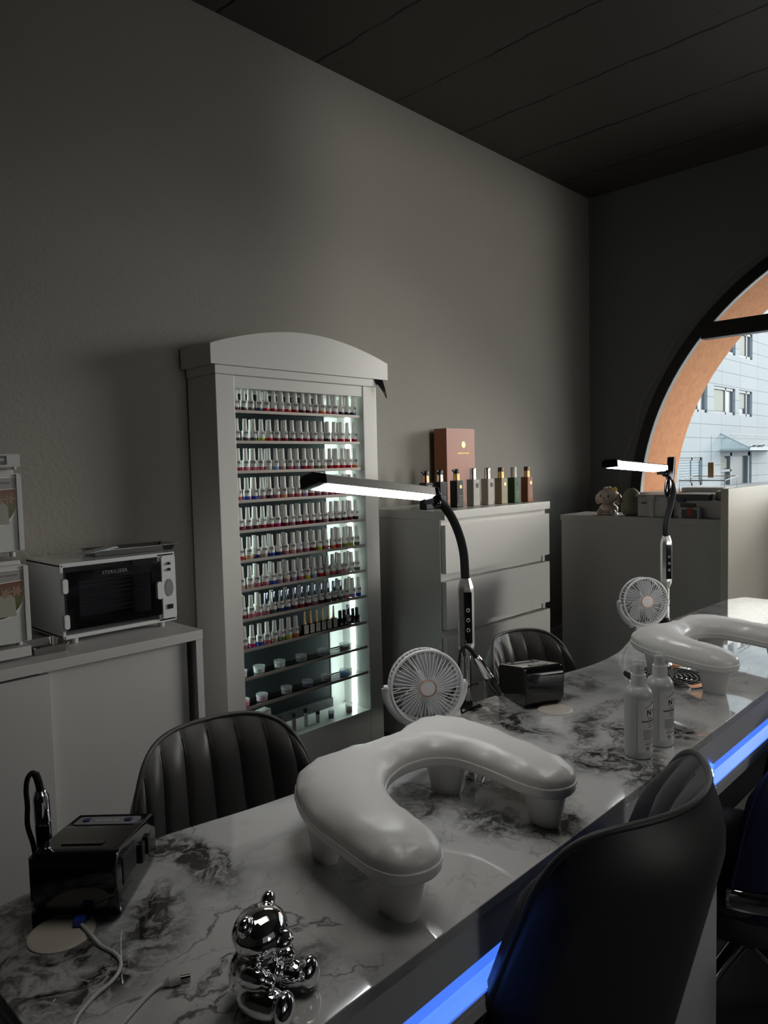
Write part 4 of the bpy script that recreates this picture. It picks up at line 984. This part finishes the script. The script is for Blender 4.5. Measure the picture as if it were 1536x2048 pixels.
# spray bottles
def spray(loc, rz, label):
    t = thing('spray_bottle', label, 'spray bottle', loc, rz, 'nail cleaner spray bottles')
    R0 = .0225
    milky = mat('translucent_hdpe', (.66, .67, .65), .3, trans=.25)
    bm = newbm(); lathe(bm, [(.017, 0), (.0215, .001), (R0, .005), (R0, .104), (.0213, .110), (.017, .116), (.0125, .119)], 40); bo = obj('bottle_body', bm, milky, t)
    bm = newbm(); lathe(bm, [(.0122, .1188), (.0122, .136), (.0118, .1375)], 30); obj('collar', bm, M['padleg'], t)
    bm = newbm(); lathe(bm, [(.0086, .1375), (.0086, .150), (.0080, .154), (.0075, .1545)], 26); bx(bm, -.003, .003, -.0095, -.007, .145, .149, .0008); no = obj('spray_nozzle', bm, M['padleg'], t)
    bm = newbm(); lathe(bm, [(.0098, .1376), (.0094, .1600), (.0086, .1608)], 26); obj('clear_cap', bm, M['lidclear'], no)
    # wrap label (covers part of the circumference)
    bm = newbm(); a0, a1 = math.radians(-125), math.radians(5); n = 30; g = []
    for k in range(n+1):
        a = a0+(a1-a0)*k/n; g.append([bm.verts.new(((R0+.0004)*math.cos(a), (R0+.0004)*math.sin(a), z)) for z in (.0125, .098)])
    for a, b in zip(g, g[1:]): bm.faces.new((a[0], b[0], b[1], a[1]))
    lo = obj('paper_label', bm, M['label'], bo, 60)
    R1 = R0+.0007; ca = math.radians(-62)
    def wr(co):
        a = co.x/R1+ca; return Vector(((R1+co.z)*math.cos(a), (R1+co.z)*math.sin(a), co.y))
    tb = newbm()
    text_bm(tb, 'NYX', .0115, T(0, 0, .079), .00005, fn=wr, bold=.0002, spacing=1.35) if False else text_bm(tb, 'N Y', .0125, T(0, 0, .078), .00005, fn=wr, bold=.0004)
    text_bm(tb, 'NAGELDESINFEKTION', .0038, T(0, 0, .0640), .00005, fn=wr, bold=.00012)
    text_bm(tb, 'UN1219', .0050, T(0, 0, 0), .00005, fn=lambda co: wr(Vector((co.x+.010, co.y+.0190, co.z))))
    def bar(x0, x1, z, h_):
        st_ = 8; row = []
        for k in range(st_+1):
            a = (x0+(x1-x0)*k/st_)/R1+ca; row.append([tb.verts.new((R1*math.cos(a), R1*math.sin(a), z_)) for z_ in (z, z+h_)])
        for a, b in zip(row, row[1:]): tb.faces.new((a[0], b[0], b[1], a[1]))
    rnd = random.Random(5)
    for z, h_ in ((.0705, .0006), (.0675, .001), (.0595, .0009), (.0565, .0008), (.0535, .0008)): bar(-.013+rnd.uniform(0, .006), .014, z, h_)
    for k in range(9): bar(-.0165, .015-rnd.uniform(0, .004), .0490-.0016*k, .00055)
    bar(-.0165, .012, .0340, .0008)
    for k in range(3): bar(-.013, .010, .0305-.0022*k, .0005)
    for k in range(4): bar(-.0155, .010, .0255-.0014*k+.0, .0005) if k < 1 else None
    # swoosh, crown and hazard diamond
    sw_ = [(-.014+.028*k/10, .0860+.0065*math.sin(PI*.5*k/10)) for k in range(11)]
    for (xa_, za_), (xb_, zb_) in zip(sw_, sw_[1:]):
        q = []
        for x, z in ((xa_, za_), (xb_, zb_), (xb_, zb_+.0009), (xa_, za_+.0007)):
            a = x/R1+ca; q.append(tb.verts.new((R1*math.cos(a), R1*math.sin(a), z)))
        tb.faces.new(q)
    for dx, hh_, tx in ((-.003, .004, -.005), (0, .005, 0), (.003, .004, .005)):
        q = []
        for x, z in ((.003+dx-.001, .0925), (.003+dx+.001, .0925), (.003+tx, .0925+hh_)):
            a = x/R1+ca; q.append(tb.verts.new((R1*math.cos(a), R1*math.sin(a), z)))
        tb.faces.new(q)
    for s_, t__ in ((.0048, .0009),):
        c_ = [(-.0085, .019+s_), (-.0085+s_, .019), (-.0085, .019-s_), (-.0085-s_, .019)]; ci = [(-.0085+(x+.0085)*.78, .019+(z-.019)*.78) for x, z in c_]
        for k in range(4):
            q = []
            for x, z in (c_[k], c_[(k+1) % 4], ci[(k+1) % 4], ci[k]):
                a = x/R1+ca; q.append(tb.verts.new((R1*math.cos(a), R1*math.sin(a), z)))
            tb.faces.new(q)
        q = []
        for x, z in ((-.0098, .0175), (-.0072, .0175), (-.0072, .0195), (-.0085, .0215), (-.0098, .0195)):
            a = x/R1+ca; q.append(tb.verts.new((R1*math.cos(a), R1*math.sin(a), z)))
        tb.faces.new(q)
    obj('lettering', tb, M['ink'], lo, 0)
    return t
spray((1.140, .527, DZ), -33, 'milky spray bottle with white label, nearest the desk front edge')
spray((1.212, .522, DZ), -33, 'milky spray bottle with white label, standing just behind the nearer one')

# drill machines
def drill(loc, rz, label, w_, l_, h_, front):
    t = thing('nail_drill_unit', label, 'nail drill', loc, rz, 'black nail drill units')
    # local x = length away from viewer, y = width; sloped top
    hf = h_*.74
    prof = [(0.006, .010), (0, .020), (-.003, h_*.80), (.002, h_-.005), (.012, h_), (l_-.010, hf+.004), (l_-.001, hf-.003), (l_, .010), (l_-.008, .004), (.010, .004)]
    bm = newbm(); prism(bm, prof, -w_/2, w_/2, 'y', bev=.004); bo = obj('case', bm, M['black_gloss'], t, 40)
    sl = math.degrees(math.atan2(h_-hf-.004, l_-.022))
    TM = T(.012, 0, h_+.0002) @ RY(sl)
    bm = newbm(); prism(bm, rrect(l_*.56, l_*.76, -w_*.40, w_*.40, .005), 0, .0008, 'z', TM); pl_ = obj('control_label', bm, mat('grey_control_label', (.22, .22, .23), .35), bo)
    for y in (-w_*.27, w_*.27): obj('round_button', lathe(newbm(), [(.0055, .0008), (.0050, .0022)], 16, TM @ T(l_*.66, y, 0)), mat('dark_blue_button', (.015, .02, .09), .2), pl_)
    bm = newbm(); text_bm(bm, 'ON  FWD  REV', .0042, TM @ T(l_*.66, 0, .001) @ RZ(-90), .0001); obj('lettering', bm, M['label'], pl_, 0)
    bm = newbm(); prism(bm, rrect(.010, .022, -w_*.25, w_*.25, .003), 0, .0012, 'z', TM); obj('digital_display', bm, M['black_gloss'], bo)
    bm = newbm(); bx(bm, l_*.12, l_*.42, -w_/2-.0012, -w_/2+.002, h_*.42, h_*.82, .001); bx(bm, l_*.52, l_*.60, -w_/2-.004, -w_/2+.002, h_*.34, h_*.64, .0015); bx(bm, l_*.68, l_*.76, -w_/2-.004, -w_/2+.002, h_*.34, h_*.62, .0015); obj('side_socket', bm, M['black'], bo)
    for x in (.018, l_-.018):
        for y in (-w_*.38, w_*.38): obj('foot', lathe(newbm(), [(.006, 0), (.006, .006)], 12, T(x, y, 0)), M['rubber'], t)
    return t
d1 = drill((.310, .782, DZ), 44, 'black nail drill unit at the left end of the desk', .094, .134, .078, None)
d2 = drill((1.244, .768, DZ), 62, 'black nail drill unit on the far side of the near work place, beside the chair', .086, .122, .084, None)
def handpiece(pts, name_label, loc=(0, 0, 0)):
    """pts: base (tip) to top of the metal body"""
    t = thing('drill_handpiece', name_label, 'drill handpiece', loc, 0)
    a, b = Vector(pts[0]), Vector(pts[1]); d = (b-a); L_ = d.length; q = d.to_track_quat('Z', 'Y').to_matrix().to_4x4(); m = Matrix.Translation(a) @ q
    return t, m, L_
hp, m, L_ = handpiece(((.3105, .862, .752), (.309, .862, .826)), 'chrome and black drill handpiece upright in the holder of the left drill unit')
bm = newbm(); lathe(bm, [(.0075, -.01), (.0085, .002), (.0088, L_*.45), (.0080, L_*.47)], 24, m); obj('black_grip', bm, M['black_gloss'], hp)
bm = newbm(); lathe(bm, [(.0083, L_*.47), (.0090, L_*.5), (.0088, L_*.9), (.0060, L_)], 24, m); obj('chrome_body', bm, M['chrome'], hp)
bm = newbm(); tube(bm, catmull([(.309, .862, .825), (.307, .862, .838), (.304, .862, .847), (.300, .862, .8485), (.2955, .862, .843), (.2935, .862, .830), (.2940, .862, .812), (.293, .862, .79), (.298, .862, .765), (.300, .86, .74)], 6), [.0042]*12+[.0028]*43, 10); obj('cable', bm, M['rubber'], hp)
bm = newbm(); prism(bm, rrect(-.013, .013, -.012, .012, .004), .0, .050, 'z'); o = obj('handpiece_holder', bm, M['black'], d1); o.location = (.048, .056, .004)
hp2, m, L_ = handpiece(((1.166, .812, .722), (1.094, .826, .826)), 'slanting chrome and black drill handpiece leaning beside the far drill unit')
bm = newbm(); lathe(bm, [(.0010, -.012), (.0010, .0), (.0032, .002), (.0045, .022)], 18, m); obj('steel_bit', bm, M['steel'], hp2)
bm = newbm(); lathe(bm, [(.0050, .022), (.0095, .030), (.0100, L_*.55), (.0085, L_*.58)], 22, m); obj('black_grip', bm, M['black_gloss'], hp2)
bm = newbm(); lathe(bm, [(.0085, L_*.58), (.0092, L_*.6), (.0090, L_*.92), (.0062, L_)], 22, m); obj('chrome_body', bm, M['chrome'], hp2)
bm = newbm(); tube(bm, catmull([(1.094, .826, .825), (1.086, .83, .838), (1.076, .835, .847), (1.068, .84, .842), (1.065, .842, .825), (1.066, .846, .80), (1.063, .852, .765), (1.062, .90, .72), (1.066, .915, .68)], 6), [.0040]*14+[.0022]*35, 10); obj('cable', bm, M['rubber'], hp2)
bm = newbm(); tube(bm, catmull([(1.120, .84, .765), (1.108, .85, .762), (1.100, .858, .750), (1.102, .866, .728), (1.110, .874, .7025), (1.135, .876, .7022), (1.17, .87, .7022)], 6), .0018, 8)
tag(obj('drill_cable', bm, M['rubber']), 'thin black cable looping down behind the far drill unit', 'cable')
# grommets
def grommet(loc, label, sx):
    t = thing('cable_grommet', label, 'cable grommet', loc, 20, 'cable grommets in the marble')
    bm = newbm(); lathe(bm, [(.034, 0), (.034, .0015), (.028, .004), (.0, .0045)][:3], 36, None, 1, 1); obj('grommet_cover', bm, mat('ivory_plastic', (.62, .58, .50), .35), t)
    return t
grommet((.292, .776, DZ), 'ivory round cable grommet before the left drill unit', 1)
grommet((1.248, .748, DZ), 'ivory round cable grommet under the front of the far drill unit', 1)
cb1 = thing('charging_cable', 'white charging cable with barrel plug lying across the marble at the lower left', 'cable')
zc = DZ+.0022
pa = catmull([(.309, .765, zc+.005), (.309, .745, zc+.003), (.310, .722, zc), (.314, .700, zc), (.311, .680, zc), (.296, .664, zc), (.272, .655, zc), (.249, .640, zc), (.238, .620, zc), (.243, .600, zc), (.262, .598, zc), (.280, .606, zc), (.300, .616, zc), (.318, .622, zc), (.326, .6205, zc)], 7)
bm = newbm(); tube(bm, pa, .0020, 10); obj('cable', bm, M['cable'], cb1, 60)
bm = newbm(); tube(bm, [(.3255, .6207, zc+.001), (.329, .6190, zc+.0015), (.3292, .6189, zc+.0015), (.3385, .6140, zc+.002), (.3388, .6138, zc+.002)], [.0028, .0042, .0050, .0050, .0044], 14); obj('plug_body', bm, M['cable'], cb1, 40)
bm = newbm(); tube(bm, [(.3385, .6140, zc+.002), (.3465, .6097, zc+.002)], .0026, 12); obj('barrel_connector', bm, M['steel'], cb1, 40)
bm = newbm(); tube(bm, catmull([(.331, .790, DZ+.018), (.326, .782, DZ+.012), (.316, .772, DZ+.007)], 5), .0040, 10); b2 = obj('black_lead', bm, M['rubber'], cb1, 60)
obj('blue_collar', bx(newbm(), -.006, .006, -.005, .005, 0, .008, .0015, T(.309, .770, DZ+.0046) @ RZ(-40)), M['blueplug'], cb1)

# silver bear
br = thing('bear_figurine', 'mirror chrome sitting bear figurine on the near corner of the marble', 'figurine', (.378, .541, DZ), 24)
bm = newbm()
def ball(x, y, z, rx, ry, rz_): sphere(bm, (x, y, z), rx, ry, rz_, u_=28, v_=18)
ball(0, .004, .034, .030, .026, .034); ball(0, .001, .056, .022, .020, .018)
ball(0, -.003, .083, .031, .027, .0255); ball(0, -.027, .077, .0125, .011, .0095)
for s_ in (-1, 1):
    ball(s_*.023, .000, .103, .0095, .0065, .0105)
    ball(s_*.023, -.018, .018, .0165, .028, .0170); ball(s_*.027, -.042, .021, .0150, .0095, .0190)
    ball(s_*.026, -.008, .048, .0100, .016, .0125); ball(s_*.021, -.020, .043, .0085, .010, .0085)
tmp = bpy.data.meshes.new('t'); bm.to_mesh(tmp); bm.free(); to = bpy.data.objects.new('t', tmp); C.objects.link(to)
rm = to.modifiers.new('r', 'REMESH'); rm.mode = 'VOXEL'; rm.voxel_size = .0016
sm_ = to.modifiers.new('s', 'SMOOTH'); sm_.factor = .5; sm_.iterations = 7
dg = bpy.context.evaluated_depsgraph_get(); dg.update(); me = bpy.data.meshes.new_from_object(to.evaluated_get(dg)); bpy.data.objects.remove(to); bpy.data.meshes.remove(tmp)
bm = newbm(); bm.from_mesh(me); bpy.data.meshes.remove(me); zmin = min(v.co.z for v in bm.verts)
for v in bm.verts: v.co = Vector((v.co.x*.93, v.co.y*.93, (v.co.z-zmin)*.80))
obj('body', bm, M['chrome'], br, 179)
bm = newbm()
sphere(bm, (0, -.0350, .0640), .0034, .002, .0024, u_=10, v_=6); obj('nose', bm, M['chrome'], br, 60)

# fans
def fan(loc, rz, tilt, label):
    t = thing('desk_fan', label, 'fan', loc, rz, 'white clip fans')
    Rf = .0665; cz = .072
    MM = T(0, 0, cz) @ RX(90+tilt)   # disc normal -> -y
    bm = newbm(); torus(bm, Rf, .0030, 60, 8, MM @ T(0, 0, .012)); torus(bm, Rf*.99, .0024, 60, 8, MM @ T(0, 0, -.016)); torus(bm, Rf*.62, .0009, 48, 6, MM @ T(0, 0, .0155)) if False else None
    for k in range(46):
        a = 2*PI*k/46; d = .10*(1 if k % 2 else -1)*0
        p = [(.0145*math.cos(a), .0145*math.sin(a), .018), (Rf*.6*math.cos(a+.06), Rf*.6*math.sin(a+.06), .0185), (Rf*.96*math.cos(a+.10), Rf*.96*math.sin(a+.10), .013), (Rf*1.0*math.cos(a+.10), Rf*1.0*math.sin(a+.10), -.014)]
        tube(bm, p, .00085, 5, MM)
    obj('front_grille', bm, M['fanw'], t, 60)
    bm = newbm(); lathe(bm, [(.0155, .014), (.0155, .020), (.013, .0215)], 30, MM); hb = obj('hub_cap', bm, M['fanw'], t)
    bm = newbm(); torus(bm, .0148, .0012, 36, 6, MM @ T(0, 0, .0208)); obj('hub_ring', bm, M['copper'], hb, 60)
    bm = newbm()
    for k in range(5):
        g = []
        for i in range(7):
            rr = .014+(.045)*i/6; wd = .20+.42*math.sin(PI*min(1, i/6*.8+.1)); row = []
            for j in range(5):
                a = 2*PI*k/5 + (j/4-.5)*wd*1.6 + i*.05; row.append(bm.verts.new(MM @ Vector((rr*math.cos(a), rr*math.sin(a), .006-.012*(j/4)))))
            g.append(row)
        for a, b in zip(g, g[1:]):
            for j in range(4): bm.faces.new((a[j], a[j+1], b[j+1], b[j]))
    bmesh.ops.solidify(bm, geom=list(bm.faces), thickness=.0012)
    lathe(bm, [(.015, -.012), (.015, .010)], 24, MM); obj('blades', bm, M['fanclear'], t, 60)
    bm = newbm(); lathe(bm, [(.024, -.030), (.026, -.020), (.020, -.016)], 28, MM)
    for k in range(20):
        a = 2*PI*k/20; tube(bm, [(.022*math.cos(a), .022*math.sin(a), -.019), (Rf*.97*math.cos(a+.2), Rf*.97*math.sin(a+.2), -.016)], .0011, 5, MM)
    obj('rear_grille', bm, M['fanw'], t, 60)
    # U bracket and clip
    bm = newbm(); pts = []
    for k in range(25):
        a = PI+PI*k/24; pts.append(((Rf+.008)*math.cos(a), .004, cz+(Rf+.008)*math.sin(a)))
    tube(bm, pts, .0038, 8, None, 2.0); lathe(bm, [(.006, -.003), (.006, .004)], 14, T(-Rf-.008, .004, cz) @ RY(90)); lathe(bm, [(.006, -.004), (.006, .003)], 14, T(Rf+.008, .004, cz) @ RY(90)); obj('bracket', bm, M['fanw'], t, 60)
    bm = newbm(); bx(bm, -.026, .026, -.004, .030, -.012, .0002-.0005, .003); lathe(bm, [(.008, -.006), (.010, .0), (.008, .006)], 16, T(-.03, .012, 0) @ RY(90)); obj('clip', bm, M['fanw'], t)
    return t
fan((.996, .868, DZ+.0125), -36, -4, 'white clip fan with radial grille at the rear edge of the near work place')
fan((2.010, .912, DZ+.012), -38, -4, 'white clip fan at the rear edge of the far work place, beside the second lamp')

# gooseneck lamps
def lamp(name_label, cl, head0, head1, neck, tilt=-15):
    t = thing('desk_lamp', name_label, 'desk lamp', (cl[0], cl[1], DZ), 0, 'gooseneck table lamps')
    o = Vector((cl[0], cl[1], DZ))
    def L(p): return Vector(p)-o
    bm = newbm(); lathe(bm, [(.0085, -.008), (.0085, .112)], 22); obj('pole', bm, M['steel'], t)
    bm = newbm(); lathe(bm, [(.0105, -.002), (.0105, .014)], 22); bx(bm, -.016, .016, -.020, .016, -.0025+.0028, .006, .001); bx(bm, -.016, .016, .012, .018, -.05, .004, .001); bx(bm, -.016, .016, -.010, .018, -.05, -.046, .001); tube(bm, [(0, 0, -.062), (0, 0, -.045)], .005, 10); obj('desk_clamp', bm, M['black'], t)
    bm = newbm(); lathe(bm, [(.0095, .105), (.0155, .120), (.0165, .128), (.0165, .238), (.0150, .246), (.0100, .262)], 8, RZ(22.5)); c = obj('control_grip', bm, M['silver'], t, 20); c.rotation_euler = (0, 0, math.radians(-38))
    bm = newbm(); bx(bm, -.0085, .0085, -.0172, -.0120, .132, .236, .002); fc = obj('touch_panel', bm, M['black_gloss'], c)
    bm = newbm()
    for z in (.160, .180, .200): torus(bm, .0032, .0006, 16, 5, T(0, -.0174, z) @ RX(90))
    obj('touch_symbol', bm, M['label'], fc)
    pts = catmull([L(p) for p in neck], 8); pts = [Vector((0, 0, .255))]+pts
    bm = newbm(); n = len(pts); tube(bm, pts, .0088, 12); obj('gooseneck', bm, M['rubber'], t, 60)
    a, b = L(head0), L(head1); d = b-a; Lh = d.length; xax = d.normalized(); zax = Vector((0, 0, 1)); yax = zax.cross(xax).normalized(); zax = xax.cross(yax)
    m = Matrix((xax, yax, zax)).transposed().to_4x4(); m.translation = a; m = m @ RX(tilt)
    sec = [(-.021, -.004), (-.021, .004), (-.012, .013), (.012, .013), (.021, .004), (.021, -.004)]
    sec = [(-.019, -.008), (-.020, -.007), (-.020, .006), (-.012, .010), (.012, .010), (.020, .006), (.020, -.007), (.019, -.008)]
    bm = newbm(); prism(bm, sec, .018, Lh-.006, 'x', m, bev=.0008); hd = obj('lamp_head', bm, M['silver'], t, 30)
    bm = newbm(); bx(bm, .020, Lh-.010, -.0185, .0185, -.0096, -.0078, .0005, m); obj('led_panel', bm, M['lampled'], hd, 0)
    sec2 = [(y*1.12, z*1.15) for y, z in sec]
    bm = newbm(); prism(bm, sec2, 0, .020, 'x', m, bev=.002); obj('end_cap', bm, M['black_gloss'], hd, 30)
    bm = newbm(); prism(bm, [(y*1.04, z*1.05) for y, z in sec], Lh-.008, Lh+.002, 'x', m, bev=.001); obj('end_cap', bm, M['black_gloss'], hd, 30)
    # clamp joint between head and neck
    p1 = m @ Vector((Lh+.002, 0, 0)); p2 = L(neck[-1])
    bm = newbm(); tube(bm, [p1, (p1+p2)/2+Vector((0, 0, .003)), p2], [.007, .010, .0095], 12); bx(bm, -.012, .012, -.012, .012, -.016, .006, .003, T(*((p1*.6+p2*.4)))); sphere(bm, p1*.4+p2*.6+Vector((0, -.006, -.012)), .009, u_=12, v_=8); obj('joint', bm, M['black_gloss'], t, 40)
    return t, p2
lamp('silver bar desk lamp with black gooseneck nearest the camera, lit', (1.153, .893), (.752, .893, 1.170), (1.050, .893, 1.136), [(1.152, .893, .975), (1.149, .893, 1.010), (1.138, .893, 1.045), (1.118, .893, 1.080), (1.092, .893, 1.108), (1.066, .893, 1.124)])
t2, pj2 = lamp('lit silver bar desk lamp at the far work place with a clip on its neck', (2.150, .906), (1.785, .903, 1.182), (2.105, .903, 1.164), [(2.146, .906, .970), (2.150, .906, 1.000), (2.185, .906, 1.055), (2.200, .906, 1.090), (2.180, .905, 1.125), (2.150, .904, 1.146), (2.125, .903, 1.157)], -5)
# large spring clip hanging on the neck of the far lamp
sc_ = thing('spring_clip', 'black spring clip gripping the neck of the far desk lamp', 'clip', (2.130, .885, 1.140), 0)
bm = newbm()
for s_ in (-1, 1):
    prism(bm, [(-.010*s_-.002, .060), (-.010*s_+.005, .062), (.006, .012), (.004*s_, -.010), (-.004*s_-.004, -.006)], -.010, .010, 'y', T(0, 0, -.006) @ RY(8*s_+6))
obj('clip_jaw', bm, M['black'], sc_, 30)
bm = newbm(); sphere(bm, (-.008, 0, -.035), .017, .008, .034, RY(18)); obj('clip_handle', bm, M['black_gloss'], sc_, 60)

# ---------------------------------------------------------------- chairs
def chair(name, label, loc, rz, m_, zb=.42, H_=.80, W_=.20, Wb=.20, lean=.10, curv=.10, nribs=7, base='star', group=None, th=.045, nexp=4.0, wing=0.0, rimdrop=0.0, ribh=.010):
    t = thing(name, label, 'chair', loc, rz, group)
    NU, NV = 72, 22
    def prof(uu, v):
        au = min(1, abs(uu)); top = zb+.02+(H_-zb-.02)*max(0.0, (1-au**nexp))**(1/nexp) - rimdrop*uu
        z = zb+(top-zb)*v; s_ = (z-zb)/(H_-zb); hw = Wb+(W_-Wb)*s_
        x = uu*hw; y = curv*abs(uu)**2.0*(1+wing*(1-s_)) - lean*s_
        return x, y, z, s_
    bm = newbm(); inner = []; outer = []
    for i in range(NU+1):
        tt = -1+2*i/NU; uu = math.sin(tt*PI/2)
        uu = tt*.55+uu*.45
        ci, co_ = [], []
        for j in range(NV+1):
            v = j/NV; x, y, z, s_ = prof(uu, v)
            e = min(1.0, (1-abs(tt))*7, (1-v)*5+.0); e = math.sin(max(0, e)*PI/2)
            rib = ribh*(abs(math.sin(PI*nribs*(tt+1)/2))**.55)*e
            ci.append(bm.verts.new((x, y+rib+.012*e, z)))
            co_.append(bm.verts.new((x*(1+.012*e), y-(th-.012)*e, z)))
        inner.append(ci); outer.append(co_)
    for G, fl_ in ((inner, 0), (outer, 1)):
        for i in range(NU):
            for j in range(NV):
                q = (G[i][j], G[i+1][j], G[i+1][j+1], G[i][j+1]); bm.faces.new(q if not fl_ else tuple(reversed(q)))
    for i in range(NU): bm.faces.new((inner[i][0], outer[i][0], outer[i+1][0], inner[i+1][0]))
    bmesh.ops.remove_doubles(bm, verts=list(bm.verts), dist=.0004)
    bk = obj('backrest', bm, m_, t, 75)
    rim = []
    for i in range(NU+1):
        tt = -1+2*i/NU; uu = tt*.55+math.sin(tt*PI/2)*.45; x, y, z, s_ = prof(uu, 1.0); rim.append((x, y, z))
    bm = newbm(); tube(bm, rim, .0042, 8); obj('piping', bm, m_, bk, 75)
    bm = newbm()
    for k in range(1, nribs):
        tt = -1+2*k/nribs; uu = tt*.55+math.sin(tt*PI/2)*.45; ln = []
        for j in range(2, 21):
            x, y, z, s_ = prof(uu, j/21); e = math.sin(max(0, min(1.0, (1-abs(tt))*7, (1-j/21)*5))*PI/2); ln.append((x, y+.012*e+.0006, z))
        tube(bm, ln, .0012, 5)
    obj('seam', bm, M['stitch'], bk, 60)
    # seat
    SC = .135
    bm = newbm(); rr = []
    ol = [(Wb*.98*math.copysign(abs(math.cos(a))**.6, math.cos(a)), SC+.15*math.copysign(abs(math.sin(a))**.7, math.sin(a))) for a in [2*PI*k/40 for k in range(40)]]
    for kk, zz in ((.90, -.055), (1.0, -.040), (1.0, -.005), (.95, .012), (.80, .022), (.4, .026)):
        rr.append([bm.verts.new((x*kk, SC+(y-SC)*kk, zb+zz)) for x, y in ol])
    for a, b in zip(rr, rr[1:]):
        for i in range(40): bm.faces.new((a[i], a[(i+1) % 40], b[(i+1) % 40], b[i]))
    bm.faces.new(list(reversed(rr[0]))); bm.faces.new(rr[-1])
    obj('seat', bm, m_, t, 60)
    if base == 'star':
        bm = newbm(); lathe(bm, [(.028, .10), (.028, .25), (.018, .25), (.018, zb-.05)], 18, T(0, SC, 0)); obj('gas_lift', bm, M['chrome'], t)
        for k in range(5):
            a = 72*k+18; mm = T(0, SC, 0) @ RZ(a)
            bm = newbm(); tube(bm, [(0, 0, .11), (.12, 0, .085), (.19, 0, .065)], [.02, .016, .012], 10, mm); leg = obj('leg', bm, M['chrome'], t)
            bm = newbm(); lathe(bm, [(.026, -.012), (.028, 0), (.026, .012)], 16, mm @ T(.19, 0, .028) @ RX(90)); tube(bm, [(.19, 0, .03), (.19, 0, .065)], .006, 8, mm); obj('castor', bm, M['black'], leg)
    elif base == 'legs':
        for sx_ in (-1, 1):
            for yy, dy in ((.03, -.02), (.24, .02)):
                bm = newbm(); tube(bm, [(sx_*(Wb-.045), yy, zb-.05), (sx_*(Wb-.02), yy+dy, 0.0)], [.011, .008], 12); obj('leg', bm, M['black'], t)
    return t
chair('technician_chair', 'dark ribbed leatherette chair behind the left half of the desk', (.690, 1.085, 0), 174, M['leather'], zb=.40, H_=.742, W_=.163, Wb=.195, lean=.05, curv=.075, nexp=4.8, nribs=8, ribh=.013, group='technician chairs')
chair('technician_chair', 'dark grey ribbed leatherette chair beside the far drill unit, before the chest', (1.665, 1.10, 0), 174, M['leather'], zb=.40, H_=.722, W_=.158, Wb=.195, lean=.05, curv=.085, nexp=4.8, nribs=8, ribh=.013, group='technician chairs')
chair('client_chair', 'large dark chair seen from behind at the near front side of the desk', (.806, .402, 0), 2, M['leather_b'], zb=.40, H_=.812, W_=.176, Wb=.170, lean=.10, curv=.087, nribs=8, nexp=9, wing=.7, ribh=.017, base='legs', group='client chairs', th=.05)
c4 = chair('client_chair', 'dark blue lit chair with chrome band at the right edge of the picture', (1.72, .40, 0), 10, mat('dark_blue_leatherette', (.03, .035, .09), .4), zb=.30, H_=.66, W_=.24, Wb=.21, lean=.06, curv=.14, nribs=7, base='star', group='client chairs', th=.05)  # blue light from the desk LEDs is painted into the leatherette colour
bm = newbm(); pts = []
for k in range(31):
    a = PI+PI*k/30; pts.append((.225*math.cos(a), .14+.20*math.sin(a)*1.0, .31))
tube(bm, pts, .011, 8, None, 2.0); obj('chrome_band', bm, M['chrome'], c4, 60)
bm = newbm(); lathe(bm, [(.12, .16), (.19, .20), (.215, .30)], 36, T(0, .14, 0)); obj('lower_shell', bm, mat('grey_shell', (.12, .13, .15), .35), c4, 60)
